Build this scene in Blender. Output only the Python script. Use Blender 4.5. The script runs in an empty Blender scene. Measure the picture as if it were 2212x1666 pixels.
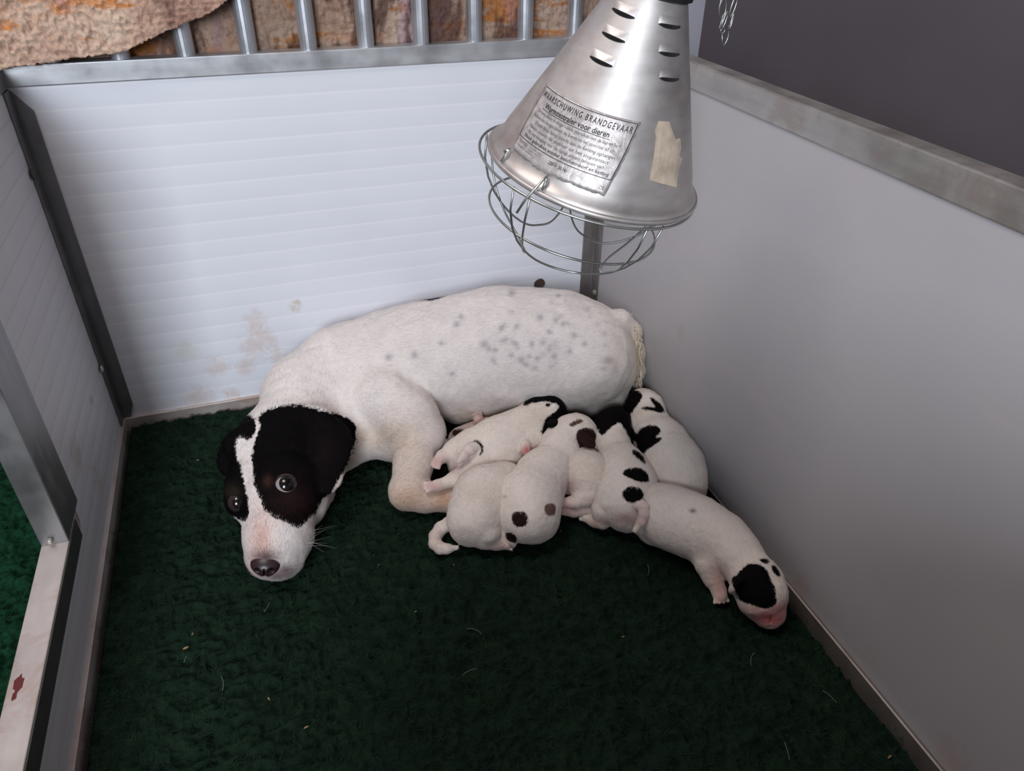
import bpy, math, random
import numpy as np
from mathutils import Vector, Matrix
random.seed(7)
RNG = np.random.default_rng(11)
S = bpy.context.scene
COL = S.collection

# ------------------------------------------------------------------ camera
FPX = 1612.0
R = np.array([[0.94631267, -0.32306369, 0.01105349],
              [-0.17303061, -0.53512899, -0.82685994],
              [0.27304347, 0.78055545, -0.56229926]])      # world -> camera (x right, y down, z forward)
C = np.array([-0.58855, -1.21146, 0.79083])
cam_d = bpy.data.cameras.new('camera')
cam = bpy.data.objects.new('camera', cam_d)
COL.objects.link(cam)
cam_d.sensor_fit = 'HORIZONTAL'
cam_d.sensor_width = 36.0
cam_d.lens = 36.0 * FPX / 2212.0
cam_d.clip_start = 0.02
rt, dn, fw = R
cam.matrix_world = Matrix(((rt[0], -dn[0], -fw[0], C[0]),
                           (rt[1], -dn[1], -fw[1], C[1]),
                           (rt[2], -dn[2], -fw[2], C[2]),
                           (0, 0, 0, 1)))
S.camera = cam

# ------------------------------------------------------------------ light
W = bpy.data.worlds.new('world'); S.world = W
W.use_nodes = True
bg = W.node_tree.nodes['Background']
bg.inputs[0].default_value = (0.93, 0.92, 1.0, 1)
bg.inputs[1].default_value = 0.10

def area(name, loc, target, sx, sy, power, color):
    d = bpy.data.lights.new(name, 'AREA'); d.shape = 'RECTANGLE'
    d.size = sx; d.size_y = sy; d.energy = power; d.color = color
    o = bpy.data.objects.new(name, d); COL.objects.link(o)
    o.location = loc
    o.rotation_euler = (Vector(target) - Vector(loc)).to_track_quat('-Z', 'Y').to_euler()
    return o
area('window_light', (-1.62, -3.2, 1.45), (-0.6, 0.0, 0.35), 0.85, 1.1, 88, (0.86, 0.92, 1.0))
area('ceiling_light', (-1.05, -0.55, 2.25), (-0.45, -0.3, 0.0), 0.8, 0.8, 19, (1.0, 0.90, 0.86))

vs = S.view_settings
vs.view_transform = 'Standard'; vs.look = 'None'; vs.gamma = 1.0
vs.use_curve_mapping = False
vs.exposure = 0.0

# ------------------------------------------------------------------ helpers
def U(px, py, v, ax=2):
    """point of the place seen at photograph pixel (px,py) on the world plane axis ax = v"""
    r = R.T @ np.array([(px - 1106.0) / FPX, (py - 833.0) / FPX, 1.0])
    return C + (v - C[ax]) / r[ax] * r
def depth(p):
    return float((R @ (np.asarray(p) - C))[2])
def proj(P):
    q = (np.asarray(P) - C) @ R.T
    return q[:, :2] / q[:, 2:] * FPX + np.array([1106.0, 833.0])

def link(name, me, mat=None, parent=None):
    o = bpy.data.objects.new(name, me); COL.objects.link(o)
    if mat is not None: me.materials.append(mat)
    if parent is not None: o.parent = parent
    return o
def tag(o, label=None, cat=None, group=None, kind=None):
    for k, v in (('label', label), ('category', cat), ('group', group), ('kind', kind)):
        if v: o[k] = v
    return o
def thing(name, label, cat, loc=(0, 0, 0), group=None):
    o = bpy.data.objects.new(name, None); COL.objects.link(o)
    o.location = loc; o.empty_display_size = 0.02
    return tag(o, label, cat, group)
class MB:
    """collects shapes (world coordinates) into one mesh"""
    def __init__(s): s.v = []; s.f = []
    def add(s, v, f):
        n = len(s.v); s.v += [tuple(map(float, p)) for p in v]; s.f += [tuple(i + n for i in q) for q in f]; return s
    def box(s, x0, x1, y0, y1, z0, z1, b=0.0):
        if b <= 0:
            v = [(x, y, z) for x in (x0, x1) for y in (y0, y1) for z in (z0, z1)]
            return s.add(v, [(0, 1, 3, 2), (4, 6, 7, 5), (0, 4, 5, 1), (2, 3, 7, 6), (0, 2, 6, 4), (1, 5, 7, 3)])
        import bmesh
        bm = bmesh.new(); bmesh.ops.create_cube(bm, size=1)
        for v in bm.verts:
            v.co = ((x0 + x1) / 2 + v.co.x * (x1 - x0), (y0 + y1) / 2 + v.co.y * (y1 - y0), (z0 + z1) / 2 + v.co.z * (z1 - z0))
        bmesh.ops.bevel(bm, geom=list(bm.edges), offset=b, segments=2, affect='EDGES', profile=0.5)
        bm.verts.index_update()
        s.add([v.co for v in bm.verts], [[v.index for v in f.verts] for f in bm.faces]); bm.free(); return s
    def tube(s, pts, r, n=8, closed=False, caps=True):
        pts = [Vector(p) for p in pts]; m = len(pts)
        rs = r if hasattr(r, '__len__') else [r] * m
        nv = None; rings = []
        for i in range(m):
            if closed: t = (pts[(i + 1) % m] - pts[i - 1]).normalized()
            else: t = (pts[min(i + 1, m - 1)] - pts[max(i - 1, 0)]).normalized()
            if nv is None:
                a = Vector((0, 0, 1)) if abs(t.z) < .9 else Vector((1, 0, 0)); nv = t.cross(a).normalized()
            nv = (nv - t * nv.dot(t)).normalized(); bv = t.cross(nv)
            rings.append([pts[i] + (nv * math.cos(2 * math.pi * k / n) + bv * math.sin(2 * math.pi * k / n)) * rs[i] for k in range(n)])
        v = [p for ri in rings for p in ri]; f = []
        for i in range(m if closed else m - 1):
            for k in range(n):
                a = i * n + k; b = i * n + (k + 1) % n; j = (i + 1) % m
                f.append((a, b, j * n + (k + 1) % n, j * n + k))
        if not closed and caps:
            f.append(tuple(range(n - 1, -1, -1))); f.append(tuple((m - 1) * n + k for k in range(n)))
        return s.add(v, f)
    def build(s, name, mat, parent=None, smooth=False, origin=None):
        me = bpy.data.meshes.new(name)
        o0 = Vector(origin) if origin is not None else (parent.matrix_world.translation if False else Vector((0, 0, 0)))
        me.from_pydata([tuple(Vector(p) - o0) for p in s.v], [], s.f); me.update()
        if smooth: me.polygons.foreach_set('use_smooth', [True] * len(me.polygons))
        o = link(name, me, mat)
        o.location = o0
        if parent is not None:
            o.parent = parent
            o.location = o0 - WL(parent)
        return o
def WL(o):
    l = Vector(o.location)
    while o.parent is not None: o = o.parent; l += Vector(o.location)
    return l
def smooth_by_angle(o, deg=35):
    me = o.data
    me.polygons.foreach_set('use_smooth', [True] * len(me.polygons))
    me.set_sharp_from_angle(angle=math.radians(deg)); return o

# value noise on numpy arrays ------------------------------------------------
class Noise:
    def __init__(s, seed, n=64):
        s.n = n; s.g = np.random.default_rng(seed).random((n, n, n)).astype(np.float32)
    def __call__(s, x, y, z=0.0):
        x, y, z = np.broadcast_arrays(np.asarray(x, float), np.asarray(y, float), np.asarray(z, float))
        xi = np.floor(x).astype(int); yi = np.floor(y).astype(int); zi = np.floor(z).astype(int)
        fx = x - xi; fy = y - yi; fz = z - zi
        fx = fx * fx * (3 - 2 * fx); fy = fy * fy * (3 - 2 * fy); fz = fz * fz * (3 - 2 * fz)
        g = s.g; n = s.n; r = 0
        for a in (0, 1):
            for b in (0, 1):
                for c in (0, 1):
                    w = (fx if a else 1 - fx) * (fy if b else 1 - fy) * (fz if c else 1 - fz)
                    r = r + w * g[(xi + a) % n, (yi + b) % n, (zi + c) % n]
        return r
NZ = Noise(3)

# ------------------------------------------------------------------ materials
def newmat(name):
    m = bpy.data.materials.new(name); m.use_nodes = True
    nt = m.node_tree; b = nt.nodes['Principled BSDF']
    return m, nt, b
def N(nt, t, **kw):
    n = nt.nodes.new(t)
    for k, v in kw.items():
        if k.startswith('i_'):
            n.inputs[int(k[2:]) if k[2:].isdigit() else k[2:]].default_value = v
        else: setattr(n, k, v)
    return n
def ramp(nt, stops, interp='LINEAR'):
    r = nt.nodes.new('ShaderNodeValToRGB'); r.color_ramp.interpolation = interp
    e = r.color_ramp.elements
    while len(e) < len(stops): e.new(0.5)
    for el, (p, c) in zip(e, stops): el.position = p; el.color = (*c, 1)
    return r
def mixc(nt, fac, a, b, blend='MIX'):
    m = nt.nodes.new('ShaderNodeMix'); m.data_type = 'RGBA'; m.blend_type = blend
    for sock, v in ((m.inputs[0], fac), (m.inputs[6], a), (m.inputs[7], b)):
        if isinstance(v, bpy.types.NodeSocket): nt.links.new(v, sock)
        elif isinstance(v, (int, float)): sock.default_value = v
        else: sock.default_value = (*v, 1)
    return m.outputs[2]
def math_(nt, op, a, b=0.0, clamp=False):
    m = nt.nodes.new('ShaderNodeMath'); m.operation = op; m.use_clamp = clamp
    for sock, v in ((m.inputs[0], a), (m.inputs[1], b)):
        if isinstance(v, bpy.types.NodeSocket): nt.links.new(v, sock)
        else: sock.default_value = v
    return m.outputs[0]
def coords(nt, scale=(1, 1, 1), rot=(0, 0, 0)):
    t = nt.nodes.new('ShaderNodeTexCoord'); m = nt.nodes.new('ShaderNodeMapping')
    m.inputs['Scale'].default_value = scale; m.inputs['Rotation'].default_value = rot
    nt.links.new(t.outputs['Object'], m.inputs[0]); return m.outputs[0]
def noise(nt, vec, scale, detail=4, rough=0.55, dist=0.0):
    n = nt.nodes.new('ShaderNodeTexNoise'); n.inputs['Scale'].default_value = scale
    n.inputs['Detail'].default_value = detail; n.inputs['Roughness'].default_value = rough
    n.inputs['Distortion'].default_value = dist
    nt.links.new(vec, n.inputs['Vector']); return n.outputs['Fac']
def bump(nt, b, h, strength, dist=0.001):
    n = nt.nodes.new('ShaderNodeBump'); n.inputs['Strength'].default_value = strength
    n.inputs['Distance'].default_value = dist
    nt.links.new(h, n.inputs['Height']); nt.links.new(n.outputs[0], b.inputs['Normal']); return n

def metal(name, lo, hi, rough=0.38, scale=(40, 3, 40), met=0.85, stain=None, bs=0.15):
    m, nt, b = newmat(name)
    v = coords(nt, scale); n1 = noise(nt, v, 1.0, 5)
    v2 = coords(nt); n2 = noise(nt, v2, 22.0, 5)
    f = math_(nt, 'ADD', math_(nt, 'MULTIPLY', n1, .5), math_(nt, 'MULTIPLY', n2, .5))
    r = ramp(nt, [(.35, lo), (.65, hi)]); nt.links.new(f, r.inputs[0]); c = r.outputs[0]
    if stain:
        s = ramp(nt, [(.50, (0, 0, 0)), (.62, (1, 1, 1))]); nt.links.new(noise(nt, v2, 14, 6, .7, .6), s.inputs[0])
        c = mixc(nt, math_(nt, 'MULTIPLY', s.outputs[0], .55), c, stain)
    nt.links.new(c, b.inputs['Base Color'])
    b.inputs['Metallic'].default_value = met
    rr = nt.nodes.new('ShaderNodeMapRange'); nt.links.new(n2, rr.inputs[0])
    rr.inputs[1].default_value = .3; rr.inputs[2].default_value = .7
    rr.inputs[3].default_value = rough - .08; rr.inputs[4].default_value = rough + .1
    nt.links.new(rr.outputs[0], b.inputs['Roughness'])
    bump(nt, b, n1, bs, .0006)
    return m
M_RAIL = metal('brushed_aluminium', (.40, .41, .43), (.60, .61, .63), .40, (6, 60, 60), .75)
M_RAILR = metal('dull_aluminium', (.34, .32, .30), (.52, .49, .47), .42, (60, 5, 60), .7, (.33, .27, .24))
M_POST = metal('dark_aluminium', (.16, .16, .165), (.26, .26, .265), .45, (60, 60, 5), .7)
M_SILL = metal('stained_aluminium', (.46, .40, .37), (.62, .56, .53), .5, (40, 4, 40), .45, (.42, .27, .22))
M_DARK = metal('weathered_channel', (.05, .05, .05), (.10, .10, .095), .6, (30, 30, 30), .4)
M_BAR = metal('silver_tube', (.50, .52, .56), (.62, .64, .68), .34, (60, 60, 6), .8)
M_LAMP = metal('spun_aluminium', (.50, .47, .455), (.66, .63, .615), .48, (20, 20, 90), .88, (.50, .44, .41), .1)
M_WIRE = metal('zinc_wire', (.36, .38, .36), (.52, .54, .52), .32, (60, 60, 60), .9)
M_RIVET = metal('rivet_metal', (.45, .42, .38), (.6, .57, .5), .4, (50, 50, 50), .7)

def sheet_mat(name, base, line, ax_z=True, stains=(), linef=.5, streak=.0):
    """pale hollow PVC sheet: the webs of its chambers show as slightly different lines"""
    m, nt, b = newmat(name)
    t = nt.nodes.new('ShaderNodeTexCoord'); sp = nt.nodes.new('ShaderNodeSeparateXYZ')
    nt.links.new(t.outputs['Object'], sp.inputs[0])
    ph = math_(nt, 'FRACT', math_(nt, 'DIVIDE', sp.outputs[2], FLUTE))
    dd = math_(nt, 'ABSOLUTE', math_(nt, 'SUBTRACT', ph, .5))
    r = ramp(nt, [(.42, (0, 0, 0)), (.495, (1, 1, 1))]); nt.links.new(dd, r.inputs[0])
    v = coords(nt)
    n1 = noise(nt, v, 5, 3); r1 = ramp(nt, [(.3, tuple(x * .95 for x in base)), (.7, base)]); nt.links.new(n1, r1.inputs[0])
    c = mixc(nt, math_(nt, 'MULTIPLY', r.outputs[0], linef), r1.outputs[0], line)
    # grime that rubs off the animals, in blotches of its own
    vs_ = coords(nt, (1, 1, 1))
    nn = noise(nt, vs_, 55, 6, .7, .8)
    for (cx, cy, cz, rad, col, st) in stains:
        d = nt.nodes.new('ShaderNodeVectorMath'); d.operation = 'DISTANCE'
        nt.links.new(t.outputs['Object'], d.inputs[0]); d.inputs[1].default_value = (cx, cy, cz)
        k = math_(nt, 'SUBTRACT', 1.0, math_(nt, 'DIVIDE', d.outputs['Value'], rad), True)
        k = math_(nt, 'MULTIPLY', k, 1.6)
        rr = ramp(nt, [(.36, (0, 0, 0)), (.62, (1, 1, 1))])
        nt.links.new(math_(nt, 'MULTIPLY', nn, math_(nt, 'POWER', k, .6), True), rr.inputs[0]); st *= .8
        c = mixc(nt, math_(nt, 'MULTIPLY', rr.outputs[0], st), c, col)
    if streak > 0:
        n3 = noise(nt, coords(nt, (8, 3, 8), (.6, 0, 0)), 1.6, 5, .6, .8)
        r3 = ramp(nt, [(.52, (0, 0, 0)), (.72, (1, 1, 1))]); nt.links.new(n3, r3.inputs[0])
        c = mixc(nt, math_(nt, 'MULTIPLY', r3.outputs[0], streak), c, (.52, .44, .42))
    nt.links.new(c, b.inputs['Base Color'])
    b.inputs['Roughness'].default_value = .42
    b.inputs['Specular IOR Level'].default_value = .35
    return m
FLUTE = 0.0305
BR = (.60, .43, .34)
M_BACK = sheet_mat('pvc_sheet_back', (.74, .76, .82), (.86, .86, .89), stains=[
    (*U(345 + 215, 740, 0, 1), .06, BR, .55), (*U(530, 790, 0, 1), .035, BR, .55), (*U(640, 660, 0, 1), .022, (.50, .42, .25), .8),
    (*U(550, 690, 0, 1), .04, BR, .4), (*U(400, 760, 0, 1), .04, (.55, .55, .38), .4), (*U(470, 790, 0, 1), .04, BR, .5),
    (*U(500, 850, 0, 1), .03, BR, .7), (*U(430, 860, 0, 1), .05, BR, .5), (*U(600, 770, 0, 1), .035, BR, .5)])
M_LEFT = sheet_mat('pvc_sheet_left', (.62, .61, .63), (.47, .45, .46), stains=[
    (*U(198, 868, -.888, 0), .022, (.42, .30, .2), .9), (*U(165, 985, -.888, 0), .05, (.45, .33, .25), .6),
    (*U(210, 1030, -.888, 0), .05, (.5, .38, .3), .45)], linef=.55)
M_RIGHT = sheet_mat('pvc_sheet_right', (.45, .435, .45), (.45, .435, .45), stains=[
    (*U(1730, 1270, 0, 0), .035, (.42, .28, .25), .6), (*U(1470, 720, 0, 0), .03, (.42, .33, .31), .45),
    (*U(1880, 1430, 0, 0), .04, (.42, .40, .33), .4), (*U(1690, 1130, 0, 0), .05, (.5, .42, .4), .4),
    (*U(2060, 1640, 0, 0), .05, (.45, .28, .25), .5), (*U(1620, 1030, 0, 0), .04, (.5, .44, .4), .4)], linef=.3, streak=.28)

def plain(name, col, rough=.6, spec=.3, nz=0.0, nscale=8):
    m, nt, b = newmat(name)
    if nz:
        r = ramp(nt, [(.3, tuple(x * (1 - nz) for x in col)), (.7, tuple(min(1, x * (1 + nz)) for x in col))])
        nt.links.new(noise(nt, coords(nt), nscale, 4), r.inputs[0]); nt.links.new(r.outputs[0], b.inputs['Base Color'])
    else: b.inputs['Base Color'].default_value = (*col, 1)
    b.inputs['Roughness'].default_value = rough; b.inputs['Specular IOR Level'].default_value = spec
    return m
M_DWALL = plain('dark_violet_grey_paint', (.105, .092, .102), .55, .3, .10, 3)
M_WWALL = plain('white_paint', (.44, .44, .50), .6, .3, .04, 4)
M_FLOOR = plain('grey_floor', (.10, .10, .10), .8, .2, .1, 6)
M_BLACK = plain('black_plastic', (.015, .015, .016), .4, .4)
M_HOLE = plain('dark_hole', (.10, .07, .06), .8, .1)

# ------------------------------------------------------------------ room
def structure(name, mb, mat): return tag(mb.build(name, mat), kind='structure')
structure('floor', MB().box(-1.9, .42, -1.9, .40, -.08, -.035), M_FLOOR)
structure('wall_back', MB().box(-1.9, .356, .30, .34, -.035, 1.7), M_WWALL)
structure('wall_right', MB().box(.356, .40, -1.9, .34, -.035, 1.7), M_DWALL)

# ------------------------------------------------------------------ the pen
XL = -.888
PEN_Y = -1.32
RT0, RT1 = .551, .577
pen = thing('whelping_pen', 'pale panelled whelping pen framed in aluminium with a low doorway sill on its left', 'pen', (-.45, -.4, -.035))
def part(mb, name, mat, origin=None, label=None, smooth=False, parent=None):
    o = mb.build(name, mat, parent or pen, smooth)
    if label: o['label'] = label
    return o
def ribbed(face, u0, u1, z0, z1, fixed, thick):
    """sheet with very shallow pillowed chambers, horizontal; face 'y' or 'x'"""
    zs = [z0]; n = int(z0 // FLUTE)
    k = n
    while k * FLUTE < z1 + FLUTE:
        for t in (0.03, .25, .5, .75, .97):
            z = (k + t) * FLUTE
            if z0 < z < z1: zs.append(z)
        k += 1
    zs.append(z1); mb = MB(); V = []; F = []
    sgn = 1 if thick > 0 else -1
    for z in zs:
        t = (z / FLUTE) % 1.0; d = .00028 * math.sin(math.pi * t)
        for u in (u0, u1):
            V.append((u, fixed - sgn * d, z) if face == 'y' else (fixed - sgn * d, u, z))
    for i in range(len(zs) - 1): F.append((2 * i, 2 * i + 1, 2 * i + 3, 2 * i + 2))
    n = len(V)
    for z in (z0, z1):
        for u in (u0, u1): V.append((u, fixed + thick, z) if face == 'y' else (fixed + thick, u, z))
    F.append((n, n + 2, n + 3, n + 1)); l = len(zs) - 1
    F += [(0, n, n + 1, 1), (2 * l, 2 * l + 1, n + 3, n + 2)]
    F.append(tuple([2 * i for i in range(l + 1)] + [n + 2, n])); F.append(tuple([2 * i + 1 for i in range(l, -1, -1)] + [n + 1, n + 3]))
    return mb.add(V, F)
part(ribbed('y', XL, 0, 0, .556, 0, .01), 'back_panel', M_BACK, label='pale blue-white ribbed plastic sheet')
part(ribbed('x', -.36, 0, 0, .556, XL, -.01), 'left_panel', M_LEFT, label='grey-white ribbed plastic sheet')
part(ribbed('x', PEN_Y, -.36, 0, .085, XL, -.01), 'threshold_panel', M_LEFT)
part(ribbed('y', XL, 0, 0, .556, PEN_Y, -.01), 'front_panel', M_LEFT)
part(MB().box(XL, 0, PEN_Y - .02, PEN_Y + .003, RT0, RT1, .002), 'top_rail', M_RAIL)
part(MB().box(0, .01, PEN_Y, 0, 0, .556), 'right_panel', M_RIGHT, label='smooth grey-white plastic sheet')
# top rails
part(MB().box(XL - .012, .012, -.003, .024, RT0, RT1 + .002, .002), 'top_rail', M_RAIL, label='bright aluminium top rail')
part(MB().box(-.003, .024, PEN_Y, -.0, RT0 + .002, .587, .002), 'top_rail', M_RAILR, label='dull stained aluminium top rail')
part(MB().box(XL - .024, XL + .003, -.42, -.0, RT0, RT1, .002), 'top_rail', M_POST)
# corner profiles
def lpost(xa, xb, ya, yb, z0, z1, cut=0):
    t = .0025; mb = MB()
    return mb
# back-left corner: flange on the back sheet with a mitred foot, flange on the left sheet
mb = MB()
xw = XL + .024
mb.add([(XL, -.0035, 0.0), (XL + .014, -.0035, 0.0), (xw, -.0035, .026), (xw, -.0035, .52), (XL + .004, -.0035, .548), (XL, -.0035, .548),
        (XL, 0, 0.0), (XL + .014, 0, 0.0), (xw, 0, .026), (xw, 0, .52), (XL + .004, 0, .548), (XL, 0, .548)],
       [(0, 1, 2, 3, 4, 5), (11, 10, 9, 8, 7, 6)] + [(i, i + 6, (i + 1) % 6 + 6, (i + 1) % 6) for i in range(6)])
part(mb, 'corner_post', M_POST)
part(MB().box(XL, XL + .0035, -.028, -.0036, 0, .55, .0006), 'corner_post', M_POST)
part(MB().box(-.026, -.0036, -.0035, 0, 0, .551, .0006), 'corner_post', metal('grey_post', (.19, .17, .165), (.28, .26, .25), .5, (60, 60, 5), .6))
part(MB().box(-.0035, 0, -.030, -.0036, 0, .551, .0006), 'corner_post', bpy.data.materials['grey_post'])
# bottom channels
part(MB().box(XL, 0, -.006, .010, -.034, .0015, .0008), 'bottom_channel', M_SILL)
part(MB().box(-.006, .010, PEN_Y, 0, -.034, .0025, .0008), 'bottom_channel', metal('dusty_channel', (.12, .11, .10), (.20, .18, .165), .6, (30, 5, 30), .3))
part(MB().box(XL - .010, XL + .005, PEN_Y, 0, -.034, .0015, .0008), 'bottom_channel', M_SILL)
part(MB().box(-.0065, -.004, PEN_Y, -.006, .0025, .0045, .0004), 'channel_lip', M_SILL)
# doorway: post and sill on the left
part(MB().box(XL - .030, XL + .0015, -.420, -.343, .109, .55, .0015), 'door_post', metal('post_aluminium', (.20, .20, .20), (.30, .295, .30), .4, (60, 60, 4), .75))
part(MB().box(XL - .030, XL + .001, PEN_Y, -.366, .083, .1095, .0012), 'door_sill', M_SILL, label='pinkish stained aluminium sill')
part(MB().box(XL + .001, XL + .0025, PEN_Y, -.378, .078, .108, .0004), 'sill_strip', plain('dark_green_grey', (.055, .058, .055), .5, .3, .15, 30), label='dark strip on the face of the sill')
mb = MB(); q = np.array([XL - .017, -.424, .118])
for dx, dz in ((0, 0),):
    mb.tube([q + [dx, .003, dz], q + [dx, -.0015, dz], q + [dx, -.003, dz]], [.0034, .0034, .0018], 12)
part(mb, 'screw', M_RIVET, smooth=False)
def stain(cx, cy, w, h, seed):
    pts = []; rs = np.random.default_rng(seed)
    for k in range(14):
        a = 2 * math.pi * k / 14; rr = .7 + .5 * rs.random()
        pts.append((cx + w * rr * math.cos(a), cy + h * rr * math.sin(a), .1100))
    v = [(cx, cy, .1102)] + pts
    return MB().add(v, [(0, 1 + k, 1 + (k + 1) % 14) for k in range(14)])
M_BLOOD = plain('dried_red_stain', (.13, .02, .02), .5, .3)
a = U(39, 1478, .11); b_ = U(30, 1505, .11)
part(stain(a[0], a[1], .0045, .011, 1), 'stain', M_BLOOD); part(stain(b_[0], b_[1], .0025, .005, 2), 'stain', M_BLOOD)
# rivets and hole
def disc(p, axis, r, h):
    p = np.array(p); ax = np.array(axis)
    return MB().tube([p, p + ax * h * .6, p + ax * h], [r, r, r * .55], 14)
def boltpart(px, py, plane, ax, r, h, mat, name='bolt'):
    p = U(px, py, plane, ax); axis = np.zeros(3); axis[ax] = -1 if ax == 1 or plane == 0 else 1
    return part(disc(p, axis, r, h), name, mat, smooth=False)
boltpart(71, 378, XL + .0035, 0, .0075, .003, M_DARK)
boltpart(219, 797, XL + .0035, 0, .006, .003, M_RIVET)
p = U(1285, 632, -.0035, 0); part(disc(p, (-1, 0, 0), .006, .004), 'bolt', M_RIVET)
p = U(1165, 613, -.0006, 1)
h_ = part(MB().tube([p + [0, .001, 0], p + [0, -.0006, 0]], .0105, 24), 'cable_hole', M_HOLE)
mb = MB(); mb.tube([p + np.array([.0105 * math.cos(t), -.001, .0105 * math.sin(t)]) for t in np.linspace(0, 2 * math.pi, 24, endpoint=False)], .0009, 6, closed=True)
part(mb, 'hole_rim', M_POST, smooth=True)
# bars standing on the back rail, with their own top rail
for k in range(-2, 8):
    x = -.655 + .0848 * k
    part(MB().tube([(x, .0125, RT1 - .002), (x, .0125, .85)], .0125, 20), 'bar', M_BAR, smooth=False)
    smooth_by_angle(bpy.data.objects[-1] if False else pen.children[-1])
part(MB().box(XL, 0.02, .0, .025, .85, .875, .002), 'bar_rail', M_RAIL)

# ------------------------------------------------------------------ fleeces
def fleece_mat(name, dark, mid, lite):
    m, nt, b = newmat(name)
    v = coords(nt)
    n1 = noise(nt, v, 60, 5, .65, .3); n2 = noise(nt, v, 400, 3, .6)
    f = math_(nt, 'ADD', math_(nt, 'MULTIPLY', n1, .7), math_(nt, 'MULTIPLY', n2, .3))
    r = ramp(nt, [(.30, dark), (.52, mid), (.75, lite)]); nt.links.new(f, r.inputs[0])
    nt.links.new(r.outputs[0], b.inputs['Base Color'])
    b.inputs['Roughness'].default_value = .95; b.inputs['Specular IOR Level'].default_value = .05
    return m
def pile_height(x, y):
    wx = x + .012 * (NZ(x * 30, y * 30, 3) - .5); wy = y + .012 * (NZ(x * 30, y * 30, 9) - .5)
    big = NZ(wx * 18, wy * 18, 1)
    r1 = 1 - np.abs(NZ(wx * 75, wy * 75, 5) * 2 - 1)
    r2 = 1 - np.abs(NZ(wx * 150, wy * 150, 7) * 2 - 1)
    r3 = NZ(wx * 330, wy * 330, 2)
    return .006 * big + .0075 * r1 ** 1.3 + .0045 * r2 + .002 * r3
def fleece(name, x0, x1, y0, y1, z, step, mat, dens, matf, label, amp=1.0, seed=5):
    nx = int((x1 - x0) / step) + 1; ny = int((y1 - y0) / step) + 1
    X, Y = np.meshgrid(np.linspace(x0, x1, nx), np.linspace(y0, y1, ny), indexing='ij')
    edge = np.minimum(np.minimum(X - x0, x1 - X), np.minimum(Y - y0, y1 - Y))
    Z = z + amp * pile_height(X, Y) * np.clip(edge / .01 + .3, 0, 1) - .007 * np.clip(1 - edge / .008, 0, 1)
    V = np.stack([X, Y, Z], -1).reshape(-1, 3)
    idx = np.arange(nx * ny).reshape(nx, ny)
    F = np.stack([idx[:-1, :-1], idx[1:, :-1], idx[1:, 1:], idx[:-1, 1:]], -1).reshape(-1, 4)
    me = fast_mesh(name, V, F, True)
    o = link(name, me, mat); tag(o, label, 'bedding')
    # loose fibres of the pile
    rs = np.random.default_rng(seed); n = int(dens * (x1 - x0) * (y1 - y0))
    px = rs.uniform(x0 + .004, x1 - .004, n); py = rs.uniform(y0 + .004, y1 - .004, n)
    h0 = z + amp * pile_height(px, py) - .001
    ang = NZ(px * 40, py * 40, 11) * 12 + rs.normal(0, .5, n)
    L = rs.uniform(.004, .010, n); L[rs.random(n) < .01] *= 2.2
    bend = rs.normal(0, .7, n); lift = rs.uniform(.15, .9, n); w = rs.uniform(.00025, .00055, n)
    P = []
    cx, cy, cz = px.copy(), py.copy(), h0.copy()
    segs = 3; rows = []
    for s in range(segs + 1):
        t = s / segs; a = ang + bend * t
        sx, sy = -np.sin(a), np.cos(a); ww = w * (1 - .75 * t)
        rows.append(np.stack([cx + sx * ww, cy + sy * ww, cz], -1)); rows.append(np.stack([cx - sx * ww, cy - sy * ww, cz], -1))
        st = L / segs; el = lift * (1 - 1.1 * t)
        cx = cx + np.cos(a) * st * np.cos(el); cy = cy + np.sin(a) * st * np.cos(el); cz = cz + st * np.sin(el)
    V = np.stack(rows, 1).reshape(-1, 3); b0 = (np.arange(n) * (2 * segs + 2))[:, None]
    F = np.concatenate([np.stack([b0 + 2 * s, b0 + 2 * s + 1, b0 + 2 * s + 3, b0 + 2 * s + 2], -1) for s in range(segs)], 1).reshape(-1, 4)
    me2 = fast_mesh('pile', V, F, True)
    p = link('pile', me2, matf, o); p['kind'] = 'stuff'
    return o
def fast_mesh(name, V, F, smooth=False):
    me = bpy.data.meshes.new(name); V = np.ascontiguousarray(V, dtype=np.float32); F = np.asarray(F, dtype=np.int32)
    me.vertices.add(len(V)); me.vertices.foreach_set('co', V.ravel())
    k = F.shape[1]; me.loops.add(F.size); me.loops.foreach_set('vertex_index', F.ravel())
    me.polygons.add(len(F)); me.polygons.foreach_set('loop_start', np.arange(0, F.size, k, dtype=np.int32))
    me.polygons.foreach_set('loop_total', np.full(len(F), k, dtype=np.int32))
    if smooth: me.polygons.foreach_set('use_smooth', np.ones(len(F), dtype=bool))
    me.update(calc_edges=True); return me
M_FL = fleece_mat('dark_green_fleece', (.0035, .0075, .005), (.008, .019, .0115), (.014, .031, .019))
M_FLF = fleece_mat('dark_green_fibre', (.008, .018, .011), (.014, .031, .019), (.028, .052, .035))
fleece('fleece_mat', XL + .008, -.008, PEN_Y, -.008, -.0225, .0021, M_FL, 75000, M_FLF,
       'dark green fleece bedding covering the floor inside the pen')
M_FL2 = fleece_mat('green_fleece', (.003, .011, .006), (.006, .032, .015), (.012, .056, .028))
M_FLF2 = fleece_mat('green_fibre', (.006, .025, .011), (.011, .05, .023), (.025, .08, .04))
fleece('fleece_mat', -1.30, XL - .034, -1.0, .12, -.0225, .0025, M_FL2, 45000, M_FLF2,
       'brighter green fleece bedding outside the doorway beyond the sill', 1.3, 8)

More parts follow.
